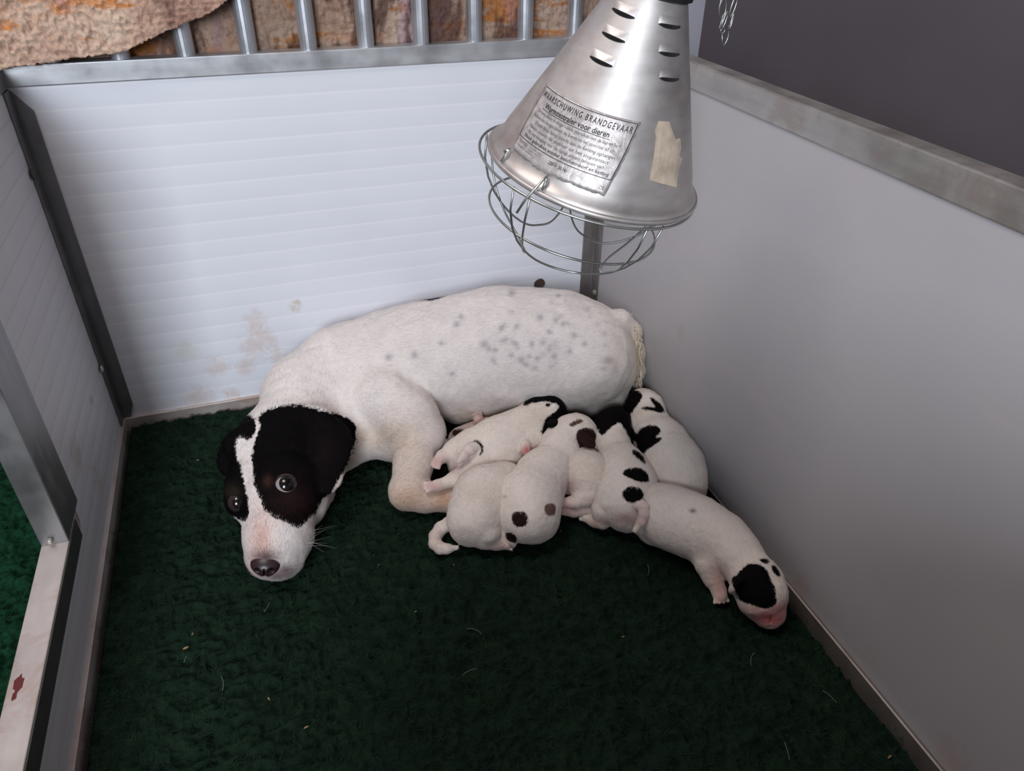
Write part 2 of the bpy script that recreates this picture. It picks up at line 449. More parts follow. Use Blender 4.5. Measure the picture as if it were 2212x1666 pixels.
# crumbs and bits lying on the fleece
M_CRUMB = plain('straw_crumb', (.26, .17, .09), .7, .2)
CW = ['just left of centre in front of the mother\'s nose', 'below the curled-tail puppy, midway down the fleece', 'low on the fleece left of centre', 'nearest the bottom edge left of centre', 'just below the tip of the curled puppy tail',
      'between the mother\'s folded wrist and the curled tail', 'by the back-left corner beside her far ear', 'right below the mother\'s folded wrist', 'centre right of the open fleece', 'just below the two-spotted puppy',
      'pinkish, beside the left threshold below her head', 'in the lower right by the right panel channel']
for ci, (px, py, l) in enumerate(((415, 1366, .003), (898, 1320, .0028), (579, 1504, .0035), (661, 1568, .004), (980, 1209, .003), (818, 1216, .0022),
                    (427, 992, .003), (806, 1192, .002), (1347, 1372, .003), (1212, 1140, .0025), (400, 1396, .005), (1926, 1628, .004))):
    l *= .72
    p = U(px, py, -.003); p[2] = -.0225 + float(pile_height(np.array(p[0]), np.array(p[1]))) + .0028
    a = random.random() * 3; d = np.array([math.cos(a), math.sin(a), .15]) * l
    o = MB().tube([p - d, p - d * .3 + [0, 0, .0006], p + d * .5, p + d], [l * .25, l * .45, l * .4, l * .15], 6).build('crumb', M_CRUMB, None, True, origin=p)
    tag(o, 'tiny straw crumb ' + CW[ci], 'crumb', 'crumbs on the green fleece')
M_HAIRF = plain('white_dog_hair', (.22, .23, .20), .5, .4)
HW = ['curved, on the open fleece below the middle puppies', 'curved, below the crawling puppy\'s front paw', 'short, under the white belly of the crawling puppy', 'straight, just below the mother\'s nose', 'bent, on the lower left of the fleece', 'nearly level, at the centre of the lower fleece',
      'slightly bent, on the lower right of the fleece', 'nearly straight, nearest the bottom right edge', 'shortest, beside the left threshold']
for hi_, (px, py, l, a, cv) in enumerate(((1040, 1365, .022, 1.9, 1.2), (1625, 1432, .022, 1.2, -1.0), (1400, 1240, .02, .8, .8), (570, 1320, .016, .9, .3),
                           (480, 1490, .02, 1.3, .8), (1000, 1455, .018, .4, -.6), (1810, 1515, .02, 1.7, .4), (1706, 1640, .02, 1.1, .3), (395, 1425, .012, 1.2, .2))):
    p = U(px, py, -.003); p[2] = -.0225 + float(pile_height(np.array(p[0]), np.array(p[1]))) + .004
    pts = []; q = p.copy(); aa = a
    for k in range(8):
        pts.append(q.copy()); q = q + np.array([math.cos(aa), math.sin(aa), .12 - .03 * k]) * l / 7; aa += cv / 7
    o = MB().tube(pts, .00028, 5).build('dog_hair', M_HAIRF, None, True, origin=p)
    tag(o, 'loose pale dog hair, ' + HW[hi_], 'hair', 'loose hairs on the green fleece')

# patterned rug: hangs behind the bars, one corner folded over the front of the back rail
def rug_mat(name='patterned_fleece', dk_=.60, g=1.0):
    m, nt, b = newmat(name)
    v = coords(nt)
    base = ramp(nt, [(.28, (.30, .17, .13)), (.45, (.50, .33, .25)), (.6, (.58, .43, .33)), (.8, (.66, .53, .46))])
    nt.links.new(noise(nt, v, 9, 5, .6, .4), base.inputs[0])
    v2 = coords(nt, (4.5, 3, 20), (0, .22, 0))
    st = ramp(nt, [(.53, (0, 0, 0)), (.60, (1, 1, 1))]); nt.links.new(noise(nt, v2, 1.0, 6, .7, .6), st.inputs[0])
    c = mixc(nt, math_(nt, 'MULTIPLY', st.outputs[0], .85), base.outputs[0], (.56, .20, .04))
    v3 = coords(nt, (9, 3, 3))
    pu = ramp(nt, [(.58, (0, 0, 0)), (.68, (1, 1, 1))]); nt.links.new(noise(nt, v3, 1.0, 4, .6, .8), pu.inputs[0])
    c = mixc(nt, math_(nt, 'MULTIPLY', pu.outputs[0], .6), c, (.42, .27, .36))
    v4 = coords(nt, (12, 3, 5))
    dk = ramp(nt, [(dk_, (0, 0, 0)), (dk_ + .08, (1, 1, 1))]); nt.links.new(noise(nt, v4, 1.3, 4, .6, .5), dk.inputs[0])
    c = mixc(nt, math_(nt, 'MULTIPLY', dk.outputs[0], .8), c, (.12, .06, .05))
    cr = ramp(nt, [(.34, (.66 * g, .62 * g, .60 * g)), (.52, (1.0 * g, 1.0 * g, 1.0 * g))]); nt.links.new(noise(nt, v, 130, 4, .7, .5), cr.inputs[0])  # shade in the wool's crevices, put into the colour as fine speckle
    c = mixc(nt, 1.0, c, cr.outputs[0], 'MULTIPLY')
    nt.links.new(c, b.inputs['Base Color']); b.inputs['Roughness'].default_value = .95
    b.inputs['Specular IOR Level'].default_value = .05
    bump(nt, b, noise(nt, v, 220, 4, .7), .6, .002)
    return m
M_RUG = rug_mat()
M_RUGB = rug_mat('patterned_fleece_dark', .50, .72)  # darker, browner copy of the rug colours for the hanging cloth
def sheet(fn, nu, nv, thick, nrm):
    """closed sheet from fn(u,v) with thickness along nrm(u,v)"""
    u, v = np.meshgrid(np.linspace(0, 1, nu), np.linspace(0, 1, nv), indexing='ij')
    A = fn(u, v); B = A + thick * nrm(u, v)
    n = nu * nv; idx = np.arange(n).reshape(nu, nv)
    F = [np.stack([idx[:-1, :-1], idx[1:, :-1], idx[1:, 1:], idx[:-1, 1:]], -1).reshape(-1, 4)]
    F.append(F[0][:, ::-1] + n)
    for e in (idx[:, 0], idx[:, -1][::-1], idx[0, ::-1], idx[-1, :]):
        F.append(np.stack([e[:-1], e[:-1] + n, e[1:] + n, e[1:]], -1))
    return np.concatenate([A.reshape(-1, 3), B.reshape(-1, 3)]), np.concatenate(F)
rug = thing('patterned_rug', 'pink and orange patterned fleece rug hung over the bars behind the back panel', 'rug', (-.5, .05, .6))
def lumps(x, z, s=1.0):
    return s * (.0036 * (1 - np.abs(NZ(x * 130, z * 130, 4) * 2 - 1)) + .0022 * NZ(x * 260, z * 260, 6) + .006 * NZ(x * 12, z * 12, 8))
def f_back(u, v):
    x = -.98 + u * 1.01; z = .54 + v * .345
    y = .036 + .004 * np.sin(x * 24) * (1 - v) - lumps(x, z)
    return np.stack([x, y, z], -1)
V, F = sheet(f_back, 400, 150, .006, lambda u, v: np.stack([0 * u, 1 + 0 * u, 0 * u], -1))
o = link('hanging_cloth', fast_mesh('hanging_cloth', V - np.array([-.5, .05, .6]), F, True), M_RUGB, rug)
edge = [(-160, 152), (0, 149), (60, 140), (140, 127), (215, 117), (262, 113), (300, 96), (345, 74), (395, 52), (440, 34), (480, 8), (530, -40), (560, -90)]
E3 = np.array([U(a, b, -.016, 1) for a, b in edge]); ed = np.cumsum(np.r_[0, np.hypot(*(E3[1:, ::2] - E3[:-1, ::2]).T)]); ed /= ed[-1]
def f_front(u, v):
    x0 = np.interp(u, ed, E3[:, 0]); z0 = np.interp(u, ed, E3[:, 2])
    jag = .0022 * (NZ(u * 130, 0 * u, 3) - .5) + .0012 * (NZ(u * 300, 0 * u, 5) - .5)
    z0 = z0 + jag
    z = z0 + (np.maximum(.885, z0 + .02) - z0) * v
    x = x0
    y = -.012 - lumps(x, z, 1.1) + .010 * v * v
    return np.stack([x, y, z], -1)
V, F = sheet(f_front, 420, 160, .007, lambda u, v: np.stack([0 * u, 1 + 0 * u, 0 * u], -1))
o = link('folded_corner', fast_mesh('folded_corner', V - np.array([-.5, .05, .6]), F, True), M_RUG, rug)
mb = MB().box(-.98, .0, -.012, .036, .879, .888, .003)
part(mb, 'top_fold', M_RUG, parent=rug)

# ------------------------------------------------------------------ implicit bodies
def rotm(yaw, pitch=0, roll=0):
    return np.array((Matrix.Rotation(yaw, 3, 'Z') @ Matrix.Rotation(pitch, 3, 'Y') @ Matrix.Rotation(roll, 3, 'X')))
class Body:
    def __init__(s): s.p = []
    def seg(s, a, b, ra, rb, k=.01, sq=1.0, op=1):
        s.p.append(('c', np.array(a, float), np.array(b, float), ra, rb, k, sq, op)); return s
    def ell(s, c, rad, M=None, k=.01, op=1):
        s.p.append(('e', np.array(c, float), np.array(rad, float), np.eye(3) if M is None else np.array(M), 0, k, 1, op)); return s
    def chain(s, nodes, k=.01, sq=1.0):
        """nodes: (px, py, z, radius in photo pixels at that distance)"""
        q = []
        for (px, py, z, rp) in nodes:
            P = U(px, py, z); q.append((P, rp * depth(P) / FPX))
        if len(q) == 1: s.seg(q[0][0], q[0][0] + 1e-4, q[0][1], q[0][1], k, sq)
        for (A, ra), (B, rb) in zip(q[:-1], q[1:]): s.seg(A, B, ra, rb, k, sq)
        return q
    def mesh(s, name, vox, ground=None, wrinkle=None, cut=()):
        lo = np.full(3, 9.); hi = -lo
        for p in s.p:
            if p[7] < 0: continue
            if p[0] == 'c': r = max(p[3], p[4]); a = np.minimum(p[1], p[2]) - r; b = np.maximum(p[1], p[2]) + r
            else: r = np.max(p[2]); a = p[1] - r; b = p[1] + r
            lo = np.minimum(lo, a); hi = np.maximum(hi, b)
        lo -= 4 * vox + .002; hi += 4 * vox + .002
        n = np.ceil((hi - lo) / vox).astype(int) + 1
        ax = [lo[i] + vox * np.arange(n[i]) for i in range(3)]
        D = np.full(n, .5, np.float32)
        for p in s.p:
            k = p[5]
            if p[0] == 'c': r = max(p[3], p[4]); a = np.minimum(p[1], p[2]) - r; b = np.maximum(p[1], p[2]) + r
            else: r = np.max(p[2]); a = p[1] - r; b = p[1] + r
            m = k + 4 * vox
            i0 = np.clip(np.floor((a - m - lo) / vox).astype(int), 0, n - 1); i1 = np.clip(np.ceil((b + m - lo) / vox).astype(int) + 1, 1, n)
            X, Y, Z = np.meshgrid(*[ax[i][i0[i]:i1[i]] for i in range(3)], indexing='ij')
            if p[0] == 'c':
                A, B = p[1].copy(), p[2].copy(); q = p[6]; A[2] /= q; B[2] /= q; ab = B - A
                px, py, pz = X - A[0], Y - A[1], Z / q - A[2]
                t = np.clip((px * ab[0] + py * ab[1] + pz * ab[2]) / (ab @ ab + 1e-12), 0, 1)
                d = np.sqrt((px - t * ab[0]) ** 2 + (py - t * ab[1]) ** 2 + (pz - t * ab[2]) ** 2) - (p[3] + (p[4] - p[3]) * t)
                if q < 1: d = d * q
            else:
                M = p[3]; px, py, pz = X - p[1][0], Y - p[1][1], Z - p[1][2]
                l = [(px * M[0, i] + py * M[1, i] + pz * M[2, i]) for i in range(3)]
                k0 = np.sqrt(sum((l[i] / p[2][i]) ** 2 for i in range(3))); k1 = np.sqrt(sum((l[i] / p[2][i] ** 2) ** 2 for i in range(3)))
                d = k0 * (k0 - 1) / np.maximum(k1, 1e-9)
            sl = tuple(slice(i0[i], i1[i]) for i in range(3)); o = D[sl]
            if p[7] > 0:
                h = np.maximum(k - np.abs(o - d), 0) / k; D[sl] = np.minimum(o, d) - h * h * k * .25
            else:
                d = -d; h = np.maximum(k - np.abs(o - d), 0) / k; D[sl] = np.maximum(o, d) + h * h * k * .25
        if wrinkle:
            I3 = np.argwhere(np.abs(D) < .008); fr, am = wrinkle
            x, y, z = [lo[i] + vox * I3[:, i] for i in range(3)]
            w = NZ(x * fr, y * fr * 1.6, z * fr) - .5 + .5 * (NZ(x * fr * 2.3, y * fr * 2.3 + 7, z * fr * 2.3) - .5)
            D[I3[:, 0], I3[:, 1], I3[:, 2]] += (am * w).astype(np.float32)
        if ground is not None:
            Z = ax[2][None, None, :]; d = ground - Z + 0 * D; k = .006
            h = np.maximum(k - np.abs(D - d), 0) / k; D = np.maximum(D, d) + h * h * k * .25
        V, F = nets(D, lo, vox)
        me = fast_mesh(name, V, F, True)
        return me, V
def nets(D, lo, vox):
    I = D < 0
    n = np.array(D.shape)
    c8 = [I[a:n[0] - 1 + a, b:n[1] - 1 + b, c:n[2] - 1 + c] for a in (0, 1) for b in (0, 1) for c in (0, 1)]
    s = sum(x.astype(np.int8) for x in c8); act = (s > 0) & (s < 8)
    ijk = np.argwhere(act); idx = np.full(act.shape, -1, np.int64); idx[act] = np.arange(len(ijk))
    acc = np.zeros((len(ijk), 3)); cnt = np.zeros(len(ijk))
    corners = [(a, b, c) for a in (0, 1) for b in (0, 1) for c in (0, 1)]
    for p in corners:
        for ax in range(3):
            if p[ax]: continue
            q = list(p); q[ax] = 1
            dp = D[ijk[:, 0] + p[0], ijk[:, 1] + p[1], ijk[:, 2] + p[2]]; dq = D[ijk[:, 0] + q[0], ijk[:, 1] + q[1], ijk[:, 2] + q[2]]
            m = (dp < 0) != (dq < 0)
            t = np.where(m, dp / np.where(m, dp - dq, 1), 0)
            pt = np.tile(np.array(p, float), (len(ijk), 1)); pt[:, ax] += t
            acc += pt * m[:, None]; cnt += m
    V = lo + vox * (ijk + acc / cnt[:, None])
    F = []
    for ax in range(3):
        b, c = (ax + 1) % 3, (ax + 2) % 3
        sl0 = [slice(None)] * 3; sl1 = [slice(None)] * 3; sl0[ax] = slice(0, -1); sl1[ax] = slice(1, None)
        A = I[tuple(sl0)]; B = I[tuple(sl1)]
        e = np.argwhere(A != B); e = e[(e[:, b] > 0) & (e[:, c] > 0) & (e[:, b] < n[b] - 1) & (e[:, c] < n[c] - 1)]
        ins = I[e[:, 0], e[:, 1], e[:, 2]]
        def g(db, dc):
            q = e.copy(); q[:, b] -= db; q[:, c] -= dc; return idx[q[:, 0], q[:, 1], q[:, 2]]
        qd = np.stack([g(1, 1), g(0, 1), g(0, 0), g(1, 0)], 1)
        qd[~ins] = qd[~ins][:, ::-1]; F.append(qd)
    return V, np.concatenate(F)

def chaikin(poly, n=2):
    q = np.array(poly, float)
    for _ in range(n):
        r = np.roll(q, -1, 0); q = np.stack([.75 * q + .25 * r, .25 * q + .75 * r], 1).reshape(-1, 2)
    return q
def sdpoly(P, poly):
    """signed distance (positive inside) of points P (n,2) to polygon"""
    poly = np.array(poly, float); d = np.full(len(P), 1e9); ins = np.zeros(len(P), bool)
    for i in range(len(poly)):
        a = poly[i]; b = poly[(i + 1) % len(poly)]; ab = b - a; pa = P - a
        t = np.clip((pa @ ab) / (ab @ ab), 0, 1); d = np.minimum(d, np.hypot(*(pa - t[:, None] * ab).T))
        cnd = (a[1] > P[:, 1]) != (b[1] > P[:, 1])
        with np.errstate(divide='ignore', invalid='ignore'): xi = (b[0] - a[0]) * (P[:, 1] - a[1]) / (b[1] - a[1]) + a[0]
        ins ^= cnd & (P[:, 0] < xi)
    return np.where(ins, d, -d)
def paint(me, V, patches, tints, base, mtints=()):
    """coat markings stored on the body's own surface: attr 'mark' (distance to the marking's edge), 'mark_colour', 'coat'"""
    P = proj(V); mark = np.full(len(V), -50.0); mc = np.zeros((len(V), 4)); mc[:] = (.006, .005, .006, 1)
    for col, poly in patches:
        d = sdpoly(P, chaikin(poly))
        w = d > mark; mark = np.where(w, d, mark); mc[w & (d > -14), :3] = col
    for (px, py, (rx, ry), col, st) in mtints:
        w = st * np.exp(-((P[:, 0] - px) / rx) ** 2 - ((P[:, 1] - py) / ry) ** 2)
        mc[:, :3] += w[:, None] * (np.array(col) - mc[:, :3])
    coat = np.zeros((len(V), 4)); coat[:] = (*base, 1)
    for (px, py, r, col, st) in tints:
        rx, ry = r if hasattr(r, '__len__') else (r, r)
        w = st * np.exp(-((P[:, 0] - px) / rx) ** 2 - ((P[:, 1] - py) / ry) ** 2)
        coat[:, :3] += w[:, None] * (np.array(col) - coat[:, :3])
    a = me.attributes.new('mark', 'FLOAT', 'POINT'); a.data.foreach_set('value', mark.astype(np.float32))
    a = me.attributes.new('mark_colour', 'FLOAT_COLOR', 'POINT'); a.data.foreach_set('color', mc.astype(np.float32).ravel())
    a = me.attributes.new('coat', 'FLOAT_COLOR', 'POINT'); a.data.foreach_set('color', coat.astype(np.float32).ravel())
    return mark, mc, coat
def fur_mat(name, jag=7.0, scale=420, stretch=(1, 1, 1), rot=(0, 0, 0), bs=.35, sss=.0):
    m, nt, b = newmat(name)
    at = N(nt, 'ShaderNodeAttribute', attribute_name='mark'); ac = N(nt, 'ShaderNodeAttribute', attribute_name='mark_colour'); ao = N(nt, 'ShaderNodeAttribute', attribute_name='coat')
    v = coords(nt, stretch, rot); n1 = noise(nt, v, scale, 4, .65, .2)
    v0 = coords(nt); n2 = noise(nt, v0, 90, 4, .6); n3 = noise(nt, v0, 30, 3, .5)
    e = math_(nt, 'ADD', at.outputs['Fac'], math_(nt, 'MULTIPLY', math_(nt, 'SUBTRACT', n1, .5), jag))
    e = math_(nt, 'ADD', e, math_(nt, 'MULTIPLY', math_(nt, 'SUBTRACT', n2, .5), jag))
    e = math_(nt, 'ADD', math_(nt, 'MULTIPLY', e, .28), .5, True)
    r = ramp(nt, [(.35, (.86, .86, .86)), (.65, (1, 1, 1))]); nt.links.new(math_(nt, 'ADD', math_(nt, 'MULTIPLY', n1, .55), math_(nt, 'MULTIPLY', n3, .45)), r.inputs[0])
    c = mixc(nt, 1.0, ao.outputs['Color'], r.outputs[0], 'MULTIPLY')
    c = mixc(nt, e, c, ac.outputs['Color'])
    nt.links.new(c, b.inputs['Base Color'])
    b.inputs['Roughness'].default_value = .78; nt.links.new(math_(nt, 'SUBTRACT', .2, math_(nt, 'MULTIPLY', e, .14)), b.inputs['Specular IOR Level'])
    sh = math_(nt, 'SUBTRACT', .15, math_(nt, 'MULTIPLY', e, .15)); nt.links.new(sh, b.inputs['Sheen Weight'])
    b.inputs['Sheen Roughness'].default_value = .5
    if sss:
        b.inputs['Subsurface Weight'].default_value = sss; b.inputs['Subsurface Radius'].default_value = (1, .45, .35); b.inputs['Subsurface Scale'].default_value = .006
    h = math_(nt, 'ADD', math_(nt, 'MULTIPLY', n1, .5), math_(nt, 'MULTIPLY', n2, .5))
    if bs: bump(nt, b, h, bs, .0022)
    return m
M_FUR = fur_mat('short_dog_fur', 14, 330, (.28, 1, .6), (0, 0, .9), .6)
M_PUP = fur_mat('puppy_fur', 8, 420, (1, .25, .6), (0, 0, .25), .5)
M_HAIR = fur_mat('coat_hair', 10, 330, (1, 1, 1), (0, 0, 0), 0)
BLACK = (.0028, .0022, .0026); CHOC = (.030, .014, .013); PINK = (.62, .33, .30); CREAM = (.66, .58, .46)
WHITE = (.83, .765, .74); PWHITE = (.82, .735, .67)
GZ = -.010
def surf(V, px, py, tol=3.0):
    """nearest point of a finished surface V seen around a photograph pixel"""
    P = proj(V); m = np.hypot(P[:, 0] - px, P[:, 1] - py) < tol
    W_ = V[m]; return W_[np.argmin((W_ - C) @ R[2])]
SURF = {}
def creature(name, b, vox, patches, tints, base, mat, label, cat, origin, group=None, mtints=(), wrinkle=(60, .0016), fur=None):
    me, V = b.mesh(name, vox, ground=GZ - .004, wrinkle=wrinkle)
    PA = paint(me, V, patches, tints, base, mtints); SURF['V'] = V
    o3 = np.array(origin, float)
    me.vertices.foreach_set('co', (V - o3).astype(np.float32).ravel()); me.update()
    t = thing(name, label, cat, origin, group)
    bo = link('body', me, mat, t)
    if fur: add_fur(me, V, PA, t, o3, *fur)
    return t, bo
def add_fur(me, V, PA, t, o3, n, L, flow, avoid, seed=1):
    """short coat: tiny tapering hairs rooted on the body and lying along it"""
    mark, mc, coat = PA; rs = np.random.default_rng(seed)
    Nn = np.zeros(len(V) * 3, np.float32); me.vertex_normals.foreach_get('vector', Nn); Nn = Nn.reshape(-1, 3)
    ok = (V[:, 2] > GZ + .004) & ((C - V) * Nn).sum(1).__gt__(-.25)
    P = proj(V)
    for (px, py, r) in avoid: ok &= np.hypot(P[:, 0] - px, P[:, 1] - py) > r
    idx = rs.choice(np.flatnonzero(ok), n); nn = Nn[idx]; root = V[idx]
    f = flow(root); f = f + rs.normal(0, .22, (n, 3)); f = f - nn * (f * nn).sum(1)[:, None]; f /= np.linalg.norm(f, axis=1)[:, None] + 1e-9
    s = np.cross(nn, f); root = root + s * rs.uniform(-.001, .001, n)[:, None] + f * rs.uniform(-.001, .001, n)[:, None] - nn * .0004
    l = L * rs.uniform(.55, 1.25, n)[:, None]; w = rs.uniform(.00012, .00026, n)[:, None]; lift = rs.uniform(.10, .34, n)[:, None]
    mid = root + f * l * .5 + nn * l * lift * .55; tip = root + f * l + nn * l * lift * .75
    VV = np.stack([root + s * w, root - s * w, mid + s * w * .8, mid - s * w * .8, tip], 1).reshape(-1, 3)
    b0 = np.arange(n)[:, None] * 5
    F3 = np.concatenate([b0 + [0, 1, 3], b0 + [0, 3, 2], b0 + [2, 3, 4]], 1).reshape(-1, 3)
    m2 = fast_mesh('fur', VV - o3, F3, True)
    for nm, ty, dat in (('mark', 'FLOAT', mark), ('mark_colour', 'FLOAT_COLOR', mc), ('coat', 'FLOAT_COLOR', coat)):
        a = m2.attributes.new(nm, ty, 'POINT'); d = np.repeat(dat[idx], 5, 0).astype(np.float32)
        if nm == 'coat': d[:, :3] *= np.repeat(rs.uniform(.88, 1.10, n), 5)[:, None]
        a.data.foreach_set('value' if ty == 'FLOAT' else 'color', d.ravel())
    o = link('fur', m2, M_HAIR, t); o['kind'] = 'stuff'
def blob(name, parent, prims, vox, mat, col=None, patches=(), tints=(), label=None):
    b = Body(); prims(b); me, V = b.mesh(name, vox)
    if col is not None: paint(me, V, patches, tints, col)
    o3 = np.array(WL(parent)); me.vertices.foreach_set('co', (V - o3).astype(np.float32).ravel()); me.update()
    o = link(name, me, mat, parent)
    if label: o['label'] = label
    return o

# ------------------------------------------------------------------ mother dog
def mother():
    b = Body()
    # trunk: lies on its side along the back panel, rump towards the right-hand corner
    b.chain([(800, 815, .085, 112), (930, 775, .095, 122), (1080, 755, .105, 133), (1205, 760, .105, 128), (1258, 772, .10, 108)], .05, .88)
    b.chain([(1258, 772, .10, 108), (1288, 778, .085, 80)], .04, .9)                      # rump
    b.chain([(1280, 800, .075, 74), (1262, 842, .058, 58), (1305, 852, .045, 50)], .010)
    b.chain([(1262, 846, .05, 52), (1235, 862, .035, 36)], .012)      # upper thigh
    b.chain([(1318, 780, .06, 50), (1338, 805, .04, 34)], .02)
    b.chain([(1010, 840, .05, 70), (1130, 815, .05, 72), (1200, 830, .045, 50)], .04)       # belly
    # withers, neck
    b.chain([(830, 770, .085, 95), (740, 805, .085, 92), (665, 860, .075, 88), (635, 930, .072, 82)], .03)
    b.chain([(770, 900, .055, 75), (730, 950, .04, 60), (680, 1010, .03, 45)], .03)       # throat and chest
    b.chain([(835, 865, .085, 78), (882, 905, .072, 66), (918, 935, .055, 46)], .009)         # shoulder, upper arm
    b.chain([(800, 935, .04, 55), (850, 950, .035, 48)], .02)
    # foreleg: forearm comes forward, folded at the wrist, paw goes in under the pups
    b.chain([(905, 935, .055, 48), (893, 1000, .038, 41), (884, 1060, .024, 38)], .012)
    b.chain([(880, 1062, .022, 40), (920, 1075, .014, 30), (985, 1080, .010, 27)], .010)
    b.chain([(985, 1080, .010, 27), (1015, 1078, .010, 24)], .01)
    # far foreleg tucked under the chest
    b.chain([(900, 960, .02, 30), (960, 975, .012, 26)], .01)
    # skull and muzzle
    sk = U(622, 980, .062); sc = depth(sk) / FPX
    nt_ = U(588, 1215, .022); ax = nt_ - U(628, 960, .075); L = np.linalg.norm(ax); f = ax / L
    # head frame: f forward along the muzzle, s sideways (to the dog's left = picture right), u up
    up = np.array([0, 0, 1.]); s_ = np.cross(f, up); s_ /= np.linalg.norm(s_)
    if (R @ s_)[0] < 0: s_ = -s_
    u_ = np.cross(s_, f); u_ *= np.sign(u_[2])
    a = math.radians(-6); s2 = s_ * math.cos(a) + u_ * math.sin(a); u2 = -s_ * math.sin(a) + u_ * math.cos(a)
    M = np.stack([f, s2, u2], 1)
    sk = U(612, 975, .060)
    b.ell(sk, (.088, .078, .062), M, .018)
    b.ell(U(612, 1060, .050), (.060, .064, .047), M, .018)                                # cheeks and brow
    b.chain([(602, 1090, .046, 78), (600, 1150, .036, 66), (592, 1195, .027, 57)], .018)   # muzzle
    b.chain([(625, 1165, .018, 50), (612, 1205, .014, 44)], .012)                          # lips (near side)
    b.chain([(565, 1165, .018, 36), (568, 1205, .014, 34)], .012)
    b.chain([(655, 1095, .020, 45), (672, 1060, .018, 50)], .02)                           # jaw
    b.chain([(576, 1210, .030, 34)], .010)
    b.chain([(530, 1045, .062, 42), (527, 1082, .052, 33), (552, 1112, .044, 24)], .014)
    b.chain([(640, 1075, .060, 40), (650, 1040, .066, 44)], .014)
    # eye sockets
    for (px, py, z) in ((616, 1047, .081), (509, 1085, .070)):
        pass
    # brow ridges
    b.chain([(590, 1010, .088, 16), (625, 1006, .092, 16), (650, 1022, .086, 14)], .014)
    b.chain([(512, 1062, .078, 10), (498, 1066, .070, 10)], .012)
    # left (picture right) ear: flap hanging over the cheek
    E = [U(650, 905, .100), U(705, 930, .088), U(725, 985, .066), U(712, 1035, .045)]
    def flap(A, B, ra, rb, t, k=.008):
        A = np.array(A); B = np.array(B); d = B - A; l = np.linalg.norm(d); d /= l
        v = C - (A + B) / 2; v /= np.linalg.norm(v); w = np.cross(v, d); w /= np.linalg.norm(w); n = np.cross(d, w)
        b.ell((A + B) / 2, (l / 2 + ra * .6, (ra + rb) / 2, t), np.stack([d, w, n], 1), k)
    flap(U(618, 922, .108), U(704, 930, .099), .036, .036, .010, .006)
    flap(U(706, 925, .102), U(718, 990, .086), .036, .032, .008, .004)
    flap(U(713, 970, .092), U(704, 1042, .070), .033, .017, .0075, .004)
    # far ear
    flap(U(560, 930, .105), U(500, 965, .092), .020, .022, .010)
    flap(U(505, 958, .090), U(492, 1010, .060), .022, .016, .008)
    # tail: cream, feathered, lies along the right-hand panel
    for q in range(1):
        T = [U(1340, 690, -.045, 0), U(1362, 715, -.022, 0), U(1374, 760, -.016, 0), U(1376, 800, -.015, 0), U(1374, 832, -.014, 0)]
        rr = [.018, .016, .013, .012, .007]
        for i in range(4): b.seg(T[i], T[i + 1], rr[i], rr[i + 1], .012)
    HB = [  # head markings
        (BLACK, [(555, 1213), (572, 1209), (592, 1213), (598, 1228), (590, 1242), (572, 1246), (556, 1240), (549, 1228)]),
        (BLACK, [(553, 905), (570, 888), (600, 878), (640, 874), (668, 880), (700, 890), (735, 897), (760, 908), (772, 930), (765, 965), (748, 1010), (736, 1030),
                 (716, 1068), (692, 1082), (682, 1110), (664, 1125), (646, 1143), (625, 1133), (600, 1122), (578, 1112), (570, 1098), (560, 1075), (548, 1045),
                 (546, 1010), (543, 990), (547, 965), (556, 940), (562, 920)]),
        (BLACK, [(885, 652), (905, 636), (960, 630), (962, 640), (945, 646), (930, 651), (905, 650)]),
        (BLACK, [(548, 898), (554, 925), (549, 942), (536, 952), (528, 948), (512, 947), (509, 965), (511, 985), (520, 1010), (527, 1045), (534, 1070), (538, 1105),
                 (534, 1128), (510, 1122), (490, 1110), (440, 1080), (440, 900), (500, 890)])]
    rs = np.random.default_rng(4)
    spots = []
    for (x, y, r) in ((985, 701, 6), (1045, 745, 8), (1055, 755, 5), (1082, 710, 6), (1090, 735, 6), (1115, 705, 5), (1167, 686, 6), (1200, 692, 5), (1112, 742, 5),
                      (1125, 778, 7), (1135, 788, 5), (1104, 768, 5), (1172, 740, 6), (1196, 770, 6), (838, 772, 7), (895, 768, 7), (952, 742, 5), (975, 808, 5),
                      (1105, 634, 7), (1240, 725, 6), (1262, 745, 5), (1148, 745, 5), (1160, 775, 5), (1068, 756, 5), (1215, 700, 5), (1185, 716, 5), (1230, 760, 5), (1066, 778, 5), (1205, 640, 4), (995, 684, 5), (1185, 755, 5), (1142, 770, 5)):
        spots.append((x, y, r * 1.1, (.36, .34, .37), .75))
    for k in range(30):
        spots.append((rs.uniform(1060, 1320), rs.uniform(640, 800), rs.uniform(3, 7), (.45, .41, .43), .5))
